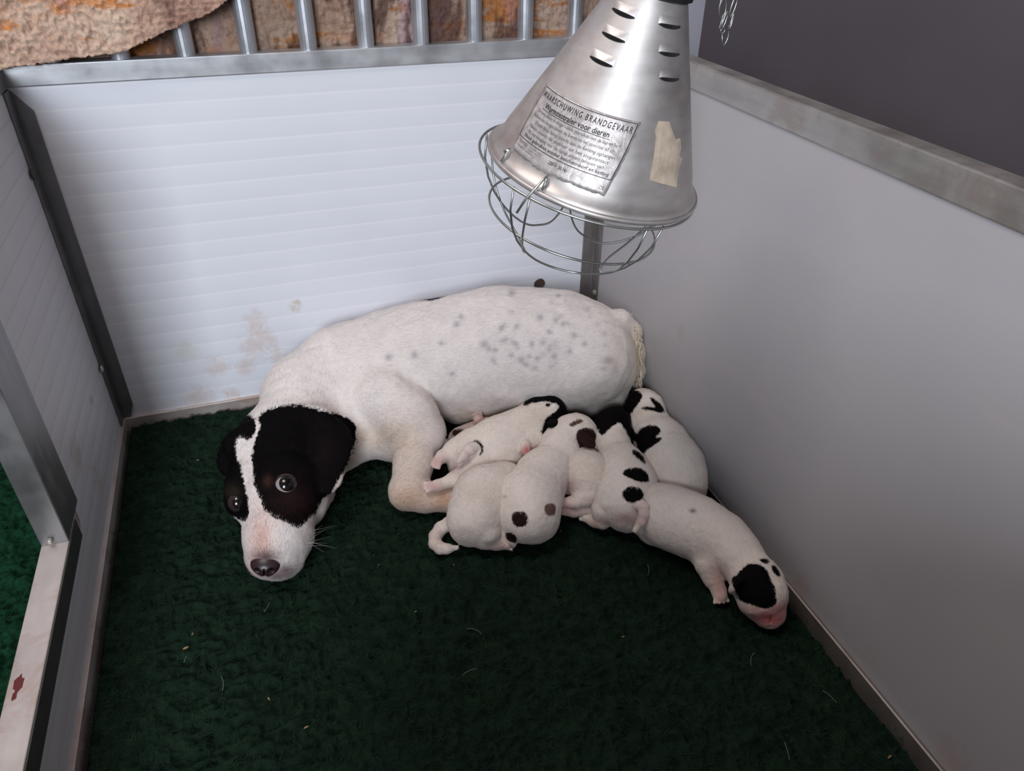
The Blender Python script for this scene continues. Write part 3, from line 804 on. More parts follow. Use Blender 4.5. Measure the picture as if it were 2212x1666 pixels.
    tints = [(1350, 740, (38, 110), CREAM, .5), (1380, 770, (14, 80), (.72, .60, .42), .8), (1290, 870, (70, 28), (.50, .45, .34), .6), (1300, 830, (40, 16), (.42, .38, .33), .5),
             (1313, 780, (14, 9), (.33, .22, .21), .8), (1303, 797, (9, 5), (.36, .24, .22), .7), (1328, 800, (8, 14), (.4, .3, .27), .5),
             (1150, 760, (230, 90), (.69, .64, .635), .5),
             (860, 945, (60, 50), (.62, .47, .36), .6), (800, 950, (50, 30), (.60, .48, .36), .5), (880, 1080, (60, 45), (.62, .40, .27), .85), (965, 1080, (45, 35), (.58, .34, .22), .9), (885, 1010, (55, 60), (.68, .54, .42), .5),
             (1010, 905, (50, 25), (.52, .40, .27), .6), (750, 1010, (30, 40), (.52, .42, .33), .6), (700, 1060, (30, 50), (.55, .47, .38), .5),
             (565, 1165, (26, 60), (.60, .34, .28), .75), (560, 1225, (30, 30), (.45, .25, .24), .6), (600, 1240, (60, 16), (.33, .2, .19), .5),
             (600, 1100, (30, 20), (.6, .4, .33), .3), (574, 1204, (30, 16), (.05, .028, .03), .92), (618, 1232, (20, 12), (.16, .09, .09), .8), (600, 1246, (30, 8), (.08, .05, .05), .7)] + spots
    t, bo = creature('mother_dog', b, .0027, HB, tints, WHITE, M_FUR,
                     'large white mother dog with black face patches lying along the back panel', 'dog', (-.35, -.2, GZ),
                     mtints=[(630, 1085, (45, 35), (.022, .010, .010), .8), (578, 1040, (10, 12), (.06, .03, .022), .7), (500, 1060, (18, 14), (.03, .022, .014), .7), (700, 980, (30, 60), (.010, .006, .006), .6)], wrinkle=(45, .0022),
                     fur=(110000, .0062, lambda p: np.where((p[:, :1] < -.53), -f + np.zeros_like(p), np.array([1., .15, -.1]) + np.zeros_like(p)), [(616, 1047, 27), (509, 1086, 20), (573, 1228, 24)]))
    # black saddle marking seen over her back
    # nose
    M_NOSE = plain('dark_nose', (.030, .015, .018), .38, .5, .25, 200)
    def nose(b):
        c = surf(SURF['V'], 573, 1228) - f * .009 - u2 * .004
        b.ell(c, (.017, .020, .012), M, .006)
        b.ell(c - u2 * .006, (.015, .015, .012), M, .006)
        b.ell(c - u_ * .005 + f * .003, (.010, .014, .010), M, .006)
        for sg in (-1, 1): b.ell(c + f * .013 + s2 * sg * .0085 + u2 * .002, (.006, .0038, .0035), M, .003, -1)
        b.ell(c + f * .014 - u2 * .004, (.006, .001, .010), M, .002, -1)
    blob('nose', t, nose, .0010, M_NOSE, label='dark liver-brown nose')
    # eyes
    me_, nt2, be = newmat('dog_eye')
    g = coords(nt2); 
    tc = nt2.nodes.new('ShaderNodeTexCoord'); ge = nt2.nodes.new('ShaderNodeSeparateXYZ'); nt2.links.new(tc.outputs['Object'], ge.inputs[0])
    r = ramp(nt2, [(.0, (.30, .25, .25)), (.66, (.34, .29, .30)), (.69, (.006, .004, .004)), (.80, (.012, .007, .005)), (.86, (.002, .002, .002))])
    nt2.links.new(math_(nt2, 'DIVIDE', ge.outputs[2], .0165), r.inputs[0]); nt2.links.new(r.outputs[0], be.inputs['Base Color'])
    be.inputs['Roughness'].default_value = .06; be.inputs['Coat Weight'].default_value = 1.0; be.inputs['Coat Roughness'].default_value = .02
    me_far = me_.copy(); cr = [n for n in me_far.node_tree.nodes if n.type == 'VALTORGB'][0].color_ramp.elements
    for q in (0, 1): cr[q].color = (.03, .02, .02, 1)
    for mm in (me_, me_far): mm.node_tree.nodes['Principled BSDF'].inputs['Coat Weight'].default_value = .25; mm.node_tree.nodes['Principled BSDF'].inputs['Roughness'].default_value = .16
    M_LID = plain('dark_eyelid', (.03, .016, .016), .6, .15)
    import bmesh
    VS = SURF['V']
    for (px, py, z, gx, gy, rad) in ((616, 1047, .0805, 624, 1043, .0160), (509, 1086, .0690, 513, 1090, .0140)):
        c = surf(VS, px if px > 600 else px + 4, py); z = c[2]
        tc_ = C - c; tc_ /= np.linalg.norm(tc_); c = c - tc_ * rad * (.60 if px > 600 else .70)
        toC = C - c; toC /= np.linalg.norm(toC)
        side = U(px + 10, py, z) - U(px, py, z); side -= toC * (side @ toC); side /= np.linalg.norm(side); upi = np.cross(toC, side); upi *= np.sign(upi[2])
        d = toC + side * (.20 if px > 600 else .10) + upi * (.24 if px > 600 else -.05); d /= np.linalg.norm(d)
        bm = bmesh.new(); bmesh.ops.create_uvsphere(bm, u_segments=32, v_segments=20, radius=rad)
        me2 = bpy.data.meshes.new('eye'); bm.to_mesh(me2); bm.free(); me2.polygons.foreach_set('use_smooth', [True] * len(me2.polygons))
        e = link('eye', me2, me_ if px > 600 else me_far, t); e.location = Vector(c) - WL(t); e.rotation_euler = Vector(d).to_track_quat('Z', 'Y').to_euler()
        if px > 600: e['label'] = 'wide dark eye showing a rim of white below'
        pts = []
        op = c + toC * rad * .62
        sw, shh = (rad * .86, rad * .84) if px > 600 else (rad * .66, rad * .72)
        for k in range(28):
            a = 2 * math.pi * k / 28
            pts.append(op + side * math.cos(a) * sw + upi * math.sin(a) * shh * (1 if math.sin(a) > 0 else .95) - toC * .004 * abs(math.cos(a)))
        MB().tube(pts, .0019, 8, closed=True).build('eyelid', M_LID, e, True)
        l = e.children[0]; l.parent = t; l.location = -WL(t)
    # whiskers
    rs = np.random.default_rng(2); mb = MB()
    for k in range(9):
        p = U(rs.uniform(625, 660), rs.uniform(1150, 1190), .035); d = U(700 + rs.uniform(-10, 30), rs.uniform(1130, 1200), .03) - p
        mb.tube([p, p + d * .5 + [0, 0, .003], p + d], [.0002, .00015, .00008], 4)
    mb.build('whisker', plain('pale_whisker', (.5, .48, .45), .4, .3), t, True)
    t.children[-1]['kind'] = 'stuff'
    # frayed fur of the tail
    b2 = Body(); rs = np.random.default_rng(6); mbt = MB()
    for k in range(260):
        u = rs.random(); yy = 684 + 150 * u; xx = 1350 + 26 * min(1, u * 3) + rs.uniform(-9, 9)
        p = U(xx, yy, -.020 - .01 * rs.random(), 0)
        d = np.array([rs.normal(0, .002), -.004 - .006 * rs.random(), rs.normal(-.008, .006)])
        if u < .08: d = np.array([rs.normal(0, .004), .002, .008 + .006 * rs.random()])
        mbt.tube([p, p + d * .6 + [0, 0, .001], p + d], [.0010, .0008, .0002], 5)
    mbt.build('tail_hair', plain('cream_hair', (.66, .57, .44), .8, .2, .15, 60), t, True, origin=U(1370, 760, -.02, 0)); t.children[-1]['kind'] = 'stuff'
    return t
mother()

# ------------------------------------------------------------------ puppies
def toes(b, px, py, z, dx, dy, r, n=4, spread=9, k=.0015):
    """small toes fanned around the end of a paw; (dx,dy) points outwards in the picture"""
    l = math.hypot(dx, dy); dx /= l; dy /= l
    for i in range(n):
        o = (i - (n - 1) / 2) * spread; f = 1 - .12 * abs(i - (n - 1) / 2)
        b.chain([(px - dy * o * .6, py + dx * o * .6, z, r), (px + dx * (3 + 2.1 * r) * f - dy * o, py + dy * (3 + 2.1 * r) * f + dx * o, z - .002, r * .8)], k)
G = 'newborn puppies against the mother'
def pup(label, chains, patches, tints, origin, paws=(), ells=(), base=PWHITE, vox=.0015, mat=None, fl=-1):
    b = Body()
    for c in chains:
        k = c[0]; b.chain(c[1], k, c[2] if len(c) > 2 else 1.0)
    for p in paws: toes(b, *p)
    for e in ells: e(b)
    q0, q1 = U(*chains[0][1][0][:3]), U(*chains[0][1][-1][:3]); fv = (q1 - q0) * fl; fv /= np.linalg.norm(fv)
    t, bo = creature('puppy', b, vox, patches, tints, base, mat or M_PUP, label, 'puppy', tuple(U(origin[0], origin[1], GZ)), G, wrinkle=(110, .0010),
                     fur=(14000, .0042, lambda p: fv + np.zeros_like(p), [(1660, 1338, 42), (1556, 1288, 24), (935, 1051, 20), (942, 996, 20), (1214, 1087, 18), (1092, 1178, 18)]))
    return t
PK = (.60, .36, .33)
# A: nursing at the top, hind legs splayed to the left
tA = pup('white puppy with splayed hind legs and black cheek lying just right of the mother\'s foreleg',
    [(.02, [(1030, 985, .036, 62), (1085, 960, .045, 60), (1140, 930, .055, 50), (1175, 902, .06, 42)], .95),
     (.012, [(1168, 900, .062, 44), (1186, 893, .066, 38)]),
     (.010, [(1015, 963, .046, 32), (980, 973, .048, 19), (955, 986, .048, 13)]),
     (.006, [(955, 986, .048, 13), (946, 997, .046, 11)]),
     (.010, [(1030, 1008, .042, 32), (985, 1034, .044, 15), (945, 1049, .044, 11)]),
     (.006, [(945, 1049, .044, 11), (934, 1052, .043, 11)]),
     (.012, [(1035, 990, .03, 46), (998, 1008, .022, 28)]),
     (.003, [(1030, 964, .070, 14), (1014, 972, .074, 13), (1002, 984, .074, 10), (990, 998, .070, 5)]),
     (.005, [(1120, 950, .060, 20), (1134, 964, .066, 11), (1137, 976, .066, 9)])],
    [(BLACK, [(1128, 874), (1145, 845), (1175, 835), (1215, 845), (1245, 880), (1245, 915), (1225, 945), (1196, 945), (1180, 940), (1168, 936), (1176, 915), (1182, 900), (1194, 893),
              (1208, 882), (1204, 872), (1180, 868), (1150, 870), (1135, 878)]),
     (BLACK, [(1178, 872), (1188, 870), (1190, 877), (1180, 879)]),
     (BLACK, [(1020, 953), (1035, 952), (1046, 965), (1043, 980), (1034, 986), (1040, 970), (1034, 958)])],
    [(945, 1000, (22, 22), PK, .8), (935, 1052, (22, 16), PK, .85), (985, 1010, (25, 22), (.55, .40, .36), .6), (1005, 985, (20, 18), (.72, .55, .52), .6), (1138, 974, (11, 14), (.50, .09, .09), .9),
     (1150, 905, (30, 20), (.66, .55, .42), .4)],
    (1080, 980), paws=[(945, 996, .046, -.5, 1, 5.5, 4, 6), (932, 1051, .043, -1, .2, 5.5, 4, 6)],
    ells=[lambda b: b.ell(U(1196, 915, .085), (.016, .010, .005), rotm(.8, .3), .003)])
# hidden pup: only a pink paw shows
tH = pup('mostly hidden puppy whose raised pink paw shows above the splay-legged puppy',
    [(.015, [(1000, 955, .015, 34), (1050, 930, .02, 30)]),
     (.006, [(1045, 930, .03, 20), (1038, 915, .045, 12), (1033, 905, .052, 10)])],
    [(CHOC, [(975, 930), (990, 925), (1008, 932), (1000, 945), (980, 945)])],
    [(1038, 912, (20, 25), PK, .95), (1000, 940, 25, (.35, .22, .2), .7)], (1020, 945), paws=[(1034, 905, .053, -.25, -1, 5, 4, 5)])
# B: white, curled tail bottom left
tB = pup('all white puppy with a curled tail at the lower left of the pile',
    [(.02, [(1085, 1050, .03, 55), (1050, 1075, .036, 66), (1030, 1110, .036, 64)], .95),
     (.012, [(1025, 1120, .03, 56), (1018, 1132, .026, 48)]),
     (.006, [(1042, 1118, .040, 42), (1055, 1150, .026, 26), (1048, 1164, .016, 22)]),
     (.006, [(1048, 1165, .010, 21), (1072, 1171, .010, 16), (1094, 1176, .008, 12)]),
     (.005, [(992, 1122, .020, 15), (972, 1130, .012, 14), (953, 1141, .006, 13.5), (941, 1158, .003, 13.5), (940, 1174, .003, 13), (951, 1184, .003, 12), (967, 1186, .003, 9.5), (987, 1184, .003, 5)])],
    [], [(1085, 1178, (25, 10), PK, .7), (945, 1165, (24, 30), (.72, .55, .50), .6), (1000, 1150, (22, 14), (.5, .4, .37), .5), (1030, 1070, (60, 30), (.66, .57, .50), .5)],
    (1045, 1110), fl=1, paws=[(1094, 1178, .005, 1, .1, 5, 4, 5)])
# D: white, half hidden between C and E
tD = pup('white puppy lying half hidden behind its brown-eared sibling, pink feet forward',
    [(.02, [(1255, 1005, .037, 44), (1268, 1028, .042, 48), (1268, 1044, .038, 42)]),
     (.006, [(1275, 1048, .046, 36), (1270, 1074, .036, 22), (1240, 1085, .030, 14), (1216, 1087, .030, 10)]),
     (.006, [(1284, 1086, .024, 20), (1274, 1101, .018, 13), (1240, 1105, .014, 11), (1212, 1104, .014, 9)]),
     (.01, [(1240, 1000, .03, 26), (1232, 1030, .03, 24), (1228, 1055, .022, 20)])],
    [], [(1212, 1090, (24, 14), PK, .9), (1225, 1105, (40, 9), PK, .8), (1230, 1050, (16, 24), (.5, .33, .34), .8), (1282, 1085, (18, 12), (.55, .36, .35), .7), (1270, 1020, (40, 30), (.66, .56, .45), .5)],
    (1260, 1060), fl=1, paws=[(1214, 1087, .030, -1, 0, 4.5, 4, 5)])
# C: centre, brown ear, spots
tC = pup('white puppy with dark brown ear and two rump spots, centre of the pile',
    [(.02, [(1217, 975, .05, 44), (1172, 1028, .046, 53), (1142, 1080, .044, 66), (1138, 1112, .038, 64)], .95),
     (.010, [(1148, 1105, .036, 60), (1160, 1125, .028, 46)]),
     (.005, [(1174, 1065, .05, 28), (1176, 1100, .036, 33)]),
     (.014, [(1215, 962, .056, 48), (1238, 942, .060, 44), (1248, 938, .060, 42)]),
     (.010, [(1262, 950, .055, 28), (1272, 965, .048, 20)]),
     (.008, [(1240, 980, .042, 24), (1255, 988, .04, 14), (1262, 998, .036, 9)]),
     (.010, [(1190, 1010, .04, 40), (1212, 1040, .025, 22)]),
     (.006, [(1100, 1150, .02, 20), (1086, 1160, .014, 18)]),
     (.005, [(1102, 1155, .022, 12), (1106, 1168, .016, 9), (1110, 1178, .01, 5)])],
    [(CHOC, [(1246, 930), (1262, 923), (1282, 925), (1290, 940), (1290, 960), (1283, 975), (1268, 981), (1255, 976), (1250, 962), (1244, 948)]),
     (BLACK, [(1262, 948), (1270, 945), (1276, 962), (1272, 978), (1258, 977), (1256, 960)]),
     ((.10, .05, .035), [(1230, 915), (1248, 906), (1260, 907), (1256, 914), (1240, 921), (1231, 921)]),
     ((.020, .010, .009), [(1105, 1108), (1122, 1104), (1138, 1108), (1142, 1122), (1138, 1137), (1120, 1139), (1108, 1132)]),
     ((.15, .09, .075), [(1178, 1090), (1190, 1086), (1202, 1092), (1200, 1112), (1186, 1115), (1175, 1106)]),
     ((.020, .010, .009), [(1090, 1152), (1104, 1149), (1118, 1160), (1116, 1175), (1100, 1172), (1093, 1164)])],
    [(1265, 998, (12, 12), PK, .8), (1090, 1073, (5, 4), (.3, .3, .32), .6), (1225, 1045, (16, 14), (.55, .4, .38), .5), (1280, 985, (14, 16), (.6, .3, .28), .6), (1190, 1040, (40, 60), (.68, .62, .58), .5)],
    (1150, 1090), fl=1, ells=[lambda b: b.ell(U(1267, 950, .083), (.017, .013, .005), rotm(-.9, .5), .003)])
# E: black head, spotted back, pink tail
tE = pup('white puppy with black head, black back spots and a curled pink tail',
    [(.02, [(1325, 975, .05, 38), (1344, 1008, .05, 45), (1358, 1046, .048, 55), (1352, 1082, .042, 62)], .95),
     (.014, [(1320, 955, .054, 40), (1322, 925, .058, 38), (1330, 912, .056, 34)]),
     (.012, [(1352, 1085, .04, 58), (1356, 1105, .03, 44)]),
     (.006, [(1322, 1072, .046, 38), (1304, 1100, .032, 25), (1298, 1122, .016, 19)]),
     (.006, [(1302, 1128, .010, 15), (1282, 1124, .009, 13), (1268, 1118, .009, 11)]),
     (.008, [(1350, 1118, .018, 22), (1366, 1120, .02, 16)]),
     (.003, [(1364, 1090, .060, 13), (1378, 1087, .068, 12.5), (1390, 1096, .070, 12), (1391, 1112, .064, 11), (1385, 1128, .056, 9), (1371, 1146, .046, 5)])],
    [(BLACK, [(1270, 915), (1280, 870), (1322, 855), (1345, 865), (1352, 880), (1362, 880), (1366, 930), (1384, 960), (1378, 972), (1362, 950), (1345, 920), (1336, 912), (1318, 925), (1300, 945), (1294, 930)]),
     (BLACK, [(1362, 973), (1375, 972), (1390, 985), (1396, 1003), (1388, 998), (1372, 988)]),
     (BLACK, [(1342, 1022), (1358, 1011), (1380, 1010), (1397, 1020), (1405, 1038), (1390, 1044), (1370, 1038), (1352, 1028)]),
     (BLACK, [(1342, 1068), (1350, 1055), (1372, 1050), (1388, 1057), (1392, 1074), (1380, 1082), (1364, 1089), (1350, 1080)])],
    [(1290, 1130, (30, 12), PK, .55), (1386, 1112, (16, 40), (.70, .50, .47), .8), (1352, 1120, (28, 14), (.45, .28, .28), .85), (1320, 960, (40, 25), (.68, .58, .45), .4)],
    (1350, 1070), fl=1, paws=[(1266, 1118, .008, -1, -.4, 5, 4, 5)])
# F: against the right-hand panel
tF = pup('white puppy with black shoulder patch and striped head squeezed against the right panel',
    [(.02, [(1405, 925, .05, 46), (1430, 960, .048, 52), (1455, 1005, .044, 60), (1468, 1040, .036, 58)], .95),
     (.014, [(1400, 910, .052, 40), (1392, 885, .055, 40), (1388, 872, .054, 32)]),
     (.010, [(1470, 1040, .034, 56), (1480, 1062, .022, 42)]),
     (.008, [(1418, 900, .045, 22), (1425, 892, .042, 12)])],
    [(BLACK, [(1352, 850), (1372, 842), (1388, 850), (1386, 865), (1372, 882), (1358, 900), (1362, 920), (1374, 935), (1385, 945), (1372, 960), (1340, 920), (1340, 880)]),
     (BLACK, [(1403, 858), (1415, 862), (1436, 884), (1434, 892), (1415, 890), (1392, 884), (1383, 882), (1400, 878), (1418, 880), (1408, 868)]),
     (BLACK, [(1378, 930), (1395, 920), (1415, 918), (1428, 928), (1426, 938), (1412, 946), (1432, 944), (1424, 956), (1400, 970), (1386, 984), (1376, 970), (1372, 950)])],
    [(1390, 895, (26, 14), (.68, .60, .44), .4), (1470, 1060, (40, 14), (.62, .52, .46), .5)],
    (1440, 1000), fl=1, ells=[lambda b: b.ell(U(1422, 884, .062), (.012, .009, .004), rotm(-.5, .4), .003)])
# G: bottom right, face visible
tG = pup('white puppy with black eye patch and pink muzzle crawling alone at the lower right',
    [(.02, [(1415, 1098, .036, 56), (1450, 1118, .042, 64), (1505, 1140, .044, 64), (1560, 1170, .042, 56), (1595, 1200, .042, 50)], .95),
     (.010, [(1400, 1120, .03, 46), (1412, 1142, .018, 32), (1425, 1150, .008, 22)]),
     (.012, [(1590, 1200, .042, 50), (1622, 1235, .042, 46)]),
     (.014, [(1640, 1268, .036, 58), (1645, 1280, .034, 55)]),
     (.012, [(1648, 1300, .026, 44), (1660, 1322, .016, 31)]),
     (.010, [(1642, 1316, .013, 27), (1654, 1328, .012, 24)]),
     (.008, [(1674, 1330, .013, 20), (1668, 1338, .012, 16)]),
     (.007, [(1542, 1196, .036, 36), (1530, 1222, .026, 26), (1540, 1250, .016, 19), (1552, 1274, .009, 16)]),
     (.004, [(1552, 1276, .008, 16), (1556, 1288, .006, 16)]),
     (.01, [(1530, 1190, .03, 40)])],
    [(BLACK, [(1580, 1248), (1598, 1238), (1608, 1222), (1626, 1217), (1645, 1222), (1658, 1232), (1664, 1248), (1674, 1266), (1677, 1290), (1676, 1305), (1668, 1314), (1650, 1316), (1632, 1310),
              (1612, 1304), (1598, 1300), (1588, 1280), (1582, 1262)]),
     (BLACK, [(1640, 1209), (1652, 1205), (1664, 1212), (1658, 1218), (1648, 1216)]),
     (BLACK, [(1666, 1221), (1675, 1222), (1684, 1232), (1688, 1244), (1682, 1248), (1674, 1240), (1668, 1230)])],
    [(1497, 1104, (7, 5), (.12, .13, .15), .9), (1555, 1275, (20, 34), PK, .9), (1545, 1240, (18, 22), PK, .45), (1662, 1336, (48, 24), (.68, .17, .18), 1.0), (1640, 1316, (40, 12), (.66, .42, .38), .6),
     (1690, 1320, (18, 20), (.68, .28, .26), .7)],
    (1530, 1160), paws=[(1556, 1288, .006, .15, 1, 5.5, 4, 9.5)],
    ells=[lambda b: b.ell(U(1594, 1262, .045), (.015, .007, .018), rotm(.5, 0, .3), .004),
          lambda b: b.seg(U(1663, 1352, .012), U(1665, 1330, .030), .0012, .0010, .002, 1, -1),
          lambda b: b.ell(U(1654, 1340, .016), (.0035, .002, .002), None, .002, -1),
          lambda b: b.ell(U(1672, 1340, .016), (.0035, .002, .002), None, .002, -1)])

# ------------------------------------------------------------------ heat lamp
LC = np.array([-.2559, -.5084, .5404]); LA = np.array([.18902, -.16280, .96838]); LA /= np.linalg.norm(LA)
LR, LH, LT = .110, .173, .034
vw = C - LC; vw -= LA * (vw @ LA); LX = vw / np.linalg.norm(vw)        # towards the viewer's side
LY = np.cross(LA, LX); LY /= np.linalg.norm(LY)                         # picture right or left
if (R @ LY)[0] < 0: LY = -LY
lamp = thing('heat_lamp', 'hanging dented aluminium heat lamp with paper warning label and wire guard', 'lamp', tuple(LC))
def cone_pt(h, phi, off=0.0):
    """h metres above the rim along the axis, phi from the viewer side towards picture right"""
    r = LR + (LT - LR) * h / LH
    sl = math.atan2(LR - LT, LH)
    n = (LX * np.cos(phi) + LY * np.sin(phi)) * math.cos(sl) + LA * math.sin(sl)
    return LC + LA * h + (LX * np.cos(phi) + LY * np.sin(phi)) * r + n * off
def lathe(profile, n=96, close=False):
    V = []; F = []
    for (r, h) in profile:
        for k in range(n):
            a = 2 * math.pi * k / n; V.append(LC + LA * h + (LX * math.cos(a) + LY * math.sin(a)) * r)
    m = len(profile)
    for i in range(m - 1 + (1 if close else 0)):
        for k in range(n):
            j = (i + 1) % m
            F.append((i * n + k, i * n + (k + 1) % n, j * n + (k + 1) % n, j * n + k))
    return MB().add(V, F)
prof = [(LR - .0015, 0), (LR - .001, -.0020)]
prof += [(LR + .0018 + .0022 * math.cos(a), .0015 + .0028 * math.sin(a)) for a in np.linspace(-2.2, 1.9, 8)]
prof += [(LR + .0006, .0055), (LR - .0014, .008)]
for h in np.linspace(.010, LH, 24): prof.append((LR + (LT - LR) * h / LH + (.0006 * math.sin(h * 260) if h < .02 else 0), h))
prof += [(LT - .0015, LH)] + [(LR - .0012 - .0005 + (LT - LR) * h / LH, h) for h in np.linspace(LH, 0, 12)]
lo_ = lathe(prof, 128); shade = lo_.build('lamp_shade', M_LAMP, lamp, True)
smooth_by_angle(shade, 50)
c_ = lathe([(.001, LH + .001), (LT - .001, LH + .001), (LT + .0035, LH + .002), (LT + .0035, LH + .009), (LT + .001, LH + .012), (LT - .006, LH + .05), (.008, LH + .058), (.001, LH + .058)], 48)
smooth_by_angle(c_.build('collar', M_BLACK, lamp))
mb = MB().tube([LC + LA * (LH + .055), LC + LA * .30, LC + LA * .42 + [0, 0, .02], LC + LA * .55 + [0, 0, .10]], .004, 10)
mb.build('cord', M_BLACK, lamp, True)
# louvre vents: raised scoop with a dark slot beneath, three to a column
def louvre(phi0, h, w, depth_=.0022):
    V = []; F = []; n = 14; m = 7
    for i in range(n + 1):
        u = i / n * 2 - 1; ph = phi0 + u * w / (LR + (LT - LR) * h / LH)
        for j in range(m + 1):
            v = j / m; hh = h + v * .0068
            bulge = depth_ * (1 - u * u) * math.cos(v * math.pi / 2)
            V.append(cone_pt(hh, ph, .0003 + bulge))
    for i in range(n):
        for j in range(m):
            a = i * (m + 1) + j; F.append((a, a + m + 1, a + m + 2, a + 1))
    return MB().add(V, F)
def slot(phi0, h, w):
    V = []; n = 12
    for i in range(n + 1):
        u = i / n * 2 - 1; ph = phi0 + u * w * .96 / (LR + (LT - LR) * h / LH)
        b_ = .0046 * (1 - abs(u) ** 2.6)
        V.append(cone_pt(h + .0004, ph, .0004 + b_ * .55)); V.append(cone_pt(h - .0008 - b_ * .38, ph, .0004))
    return MB().add(V, [(2 * i, 2 * i + 1, 2 * i + 3, 2 * i + 2) for i in range(n)])
def lampuv(px, py):
    """(h,phi) of the shade's surface seen at a photograph pixel"""
    best = None; P = None
    hs = np.linspace(0, LH, 120); ph = np.linspace(-1.5, 1.5, 240)
    Hh, Ph = np.meshgrid(hs, ph, indexing='ij'); r = LR + (LT - LR) * Hh / LH
    Q = LC + LA * Hh[..., None] + (LX * np.cos(Ph)[..., None] + LY * np.sin(Ph)[..., None]) * r[..., None]
    d = np.hypot(*(proj(Q.reshape(-1, 3)) - np.array([px, py])).T).reshape(Hh.shape)
    i = np.unravel_index(np.argmin(d), d.shape); return hs[i[0]], ph[i[1]]
for col in (((1345, 27), (1323, 81), (1298, 133)), ((1448, 56), (1448, 115), (1448, 171))):
    w = .0128
    for (px, py) in col:
        h, ph = lampuv(px, py)
        lv = smooth_by_angle(louvre(ph, h, w).build('louvre', M_LAMP, lamp), 60)
        slot(ph, h, w).build('slot', M_BLACK, lv).location = -WL(lv)
for k in (1, 2, 3):
    for h in (.07, .098, .125):
        lv = smooth_by_angle(louvre(1.0 + math.pi * .33 * k, h, w).build('louvre', M_LAMP, lamp), 60)
# warning label -------------------------------------------------------------
lab_m, nt, b = newmat('worn_foil_label')
r = ramp(nt, [(.32, (.33, .30, .29)), (.5, (.50, .46, .45)), (.72, (.66, .62, .61))]); nt.links.new(noise(nt, coords(nt), 90, 6, .7, .8), r.inputs[0])
nt.links.new(r.outputs[0], b.inputs['Base Color']); b.inputs['Roughness'].default_value = .42; b.inputs['Metallic'].default_value = .35
bump(nt, b, noise(nt, coords(nt), 130, 5, .6, 1.0), .5, .0012)
c4 = [lampuv(*q) for q in ((1183, 180), (1383, 262), (1306, 420), (1111, 318))]        # tl, tr, br, bl
c4[0] = lampuv(1183, 181)
def lab_pt(u, v, off):
    """u 0..1 left to right, v 0..1 top to bottom on the label"""
    a = np.array(c4); p = (1 - v) * ((1 - u) * a[0] + u * a[1]) + v * ((1 - u) * a[3] + u * a[2])
    return cone_pt(p[0], p[1], off)
n, m = 40, 26; V = []; F = []; rs = np.random.default_rng(9)
for off in (.0011, .0002):
    for j in range(m + 1):
        for i in range(n + 1):
            u, v = i / n, j / m
            if i == n: u += .010 * rs.random()
            if j == m: v += .03 * rs.random()
            if i == 0: u -= .006 * rs.random()
            V.append(lab_pt(u, v, off + (.0002 * rs.random() if off > .001 else 0)))
K = (n + 1) * (m + 1)
for j in range(m):
    for i in range(n):
        a = j * (n + 1) + i; F.append((a, a + n + 1, a + n + 2, a + 1))
for i in range(n): F += [(i, i + 1, i + 1 + K, i + K), (m * (n + 1) + i, m * (n + 1) + i + K, m * (n + 1) + i + 1 + K, m * (n + 1) + i + 1)]
for j in range(m): F += [(j * (n + 1), j * (n + 1) + K, (j + 1) * (n + 1) + K, (j + 1) * (n + 1)), (j * (n + 1) + n, (j + 1) * (n + 1) + n, (j + 1) * (n + 1) + n + K, j * (n + 1) + n + K)]
label = MB().add(V, F).build('warning_label', lab_m, lamp, True); label['label'] = 'worn silver warning label printed in black Dutch text'
M_INK = plain('black_ink', (.035, .032, .035), .6, .2)
M_INK2 = plain('faded_ink', (.16, .145, .145), .6, .2)
def text_on(txt, u0, v0, u1, hgt, mat, spacing=1.0, bold=0.0):
    """line of text whose baseline starts at (u0,v0), fitted to end at u1"""
    cu = bpy.data.curves.new('t', 'FONT'); cu.body = txt; cu.size = 1.0; cu.offset = bold; cu.space_character = spacing; cu.resolution_u = 2
    to = bpy.data.objects.new('t', cu); COL.objects.link(to)
    dg = bpy.context.evaluated_depsgraph_get(); me = bpy.data.meshes.new_from_object(to.evaluated_get(dg))
    bpy.data.objects.remove(to)
    co = np.zeros(len(me.vertices) * 3); me.vertices.foreach_get('co', co); co = co.reshape(-1, 3)
    w = co[:, 0].max()
    out = [lab_pt(u0 + x / w * (u1 - u0), v0 - y / .72 * hgt, .00165) for x, y, _ in co]
    f = [tuple(p.vertices) for p in me.polygons]; bpy.data.meshes.remove(me)
    return out, f
def text_part(name, lines, mat):
    mb = MB()
    for l in lines: mb.add(*text_on(*l[:5], mat, *l[5:]))
    o = mb.build(name, mat, label); o.location = -WL(label); o['kind'] = 'stuff'; return o
text_part('heading_text', [('WAARSCHUWING BRANDGEVAAR', .05, .165, .965, .088, 1.35, .012), ('Warmtestraler voor dieren', .15, .285, .80, .082, 1.0, .015)], M_INK)
text_part('body_text', [
    ('De lamp alleen in droge ruimte gebruiken met de kap en korf', .09, .375, .93, .050, 1.0, .008),
    ('Aanbevolen hoogte boven de dieren en het strooisel 60 cm', .065, .455, .90, .050, 1.0, .008),
    ('U wilt deze lamp steeds aan de ketting ophangen', .13, .535, .93, .050, 1.0, .008),
    ('Neem steeds de stekker uit het stopcontact', .08, .615, .90, .050, 1.0, .008),
    ('Bij vervanging van de lamp alleen lampen van', .10, .69, .88, .048, 1.0, .008)], M_INK2)
text_part('footer_text', [('Nooit gebruiken zonder beschermkorf en ketting', .08, .765, .95, .050, 1.05, .012), ('220 V  50 Hz', .44, .90, .62, .05, 1.0, .01)], M_INK)
text_part('small_print', [('lamp', .05, .87, .17, .06), ('max 250 watt', .20, .85, .34, .03), ('type  E27', .20, .89, .34, .03), ('made for animals', .05, .93, .26, .03), ('CE', .92, .95, .97, .05)], M_INK2)
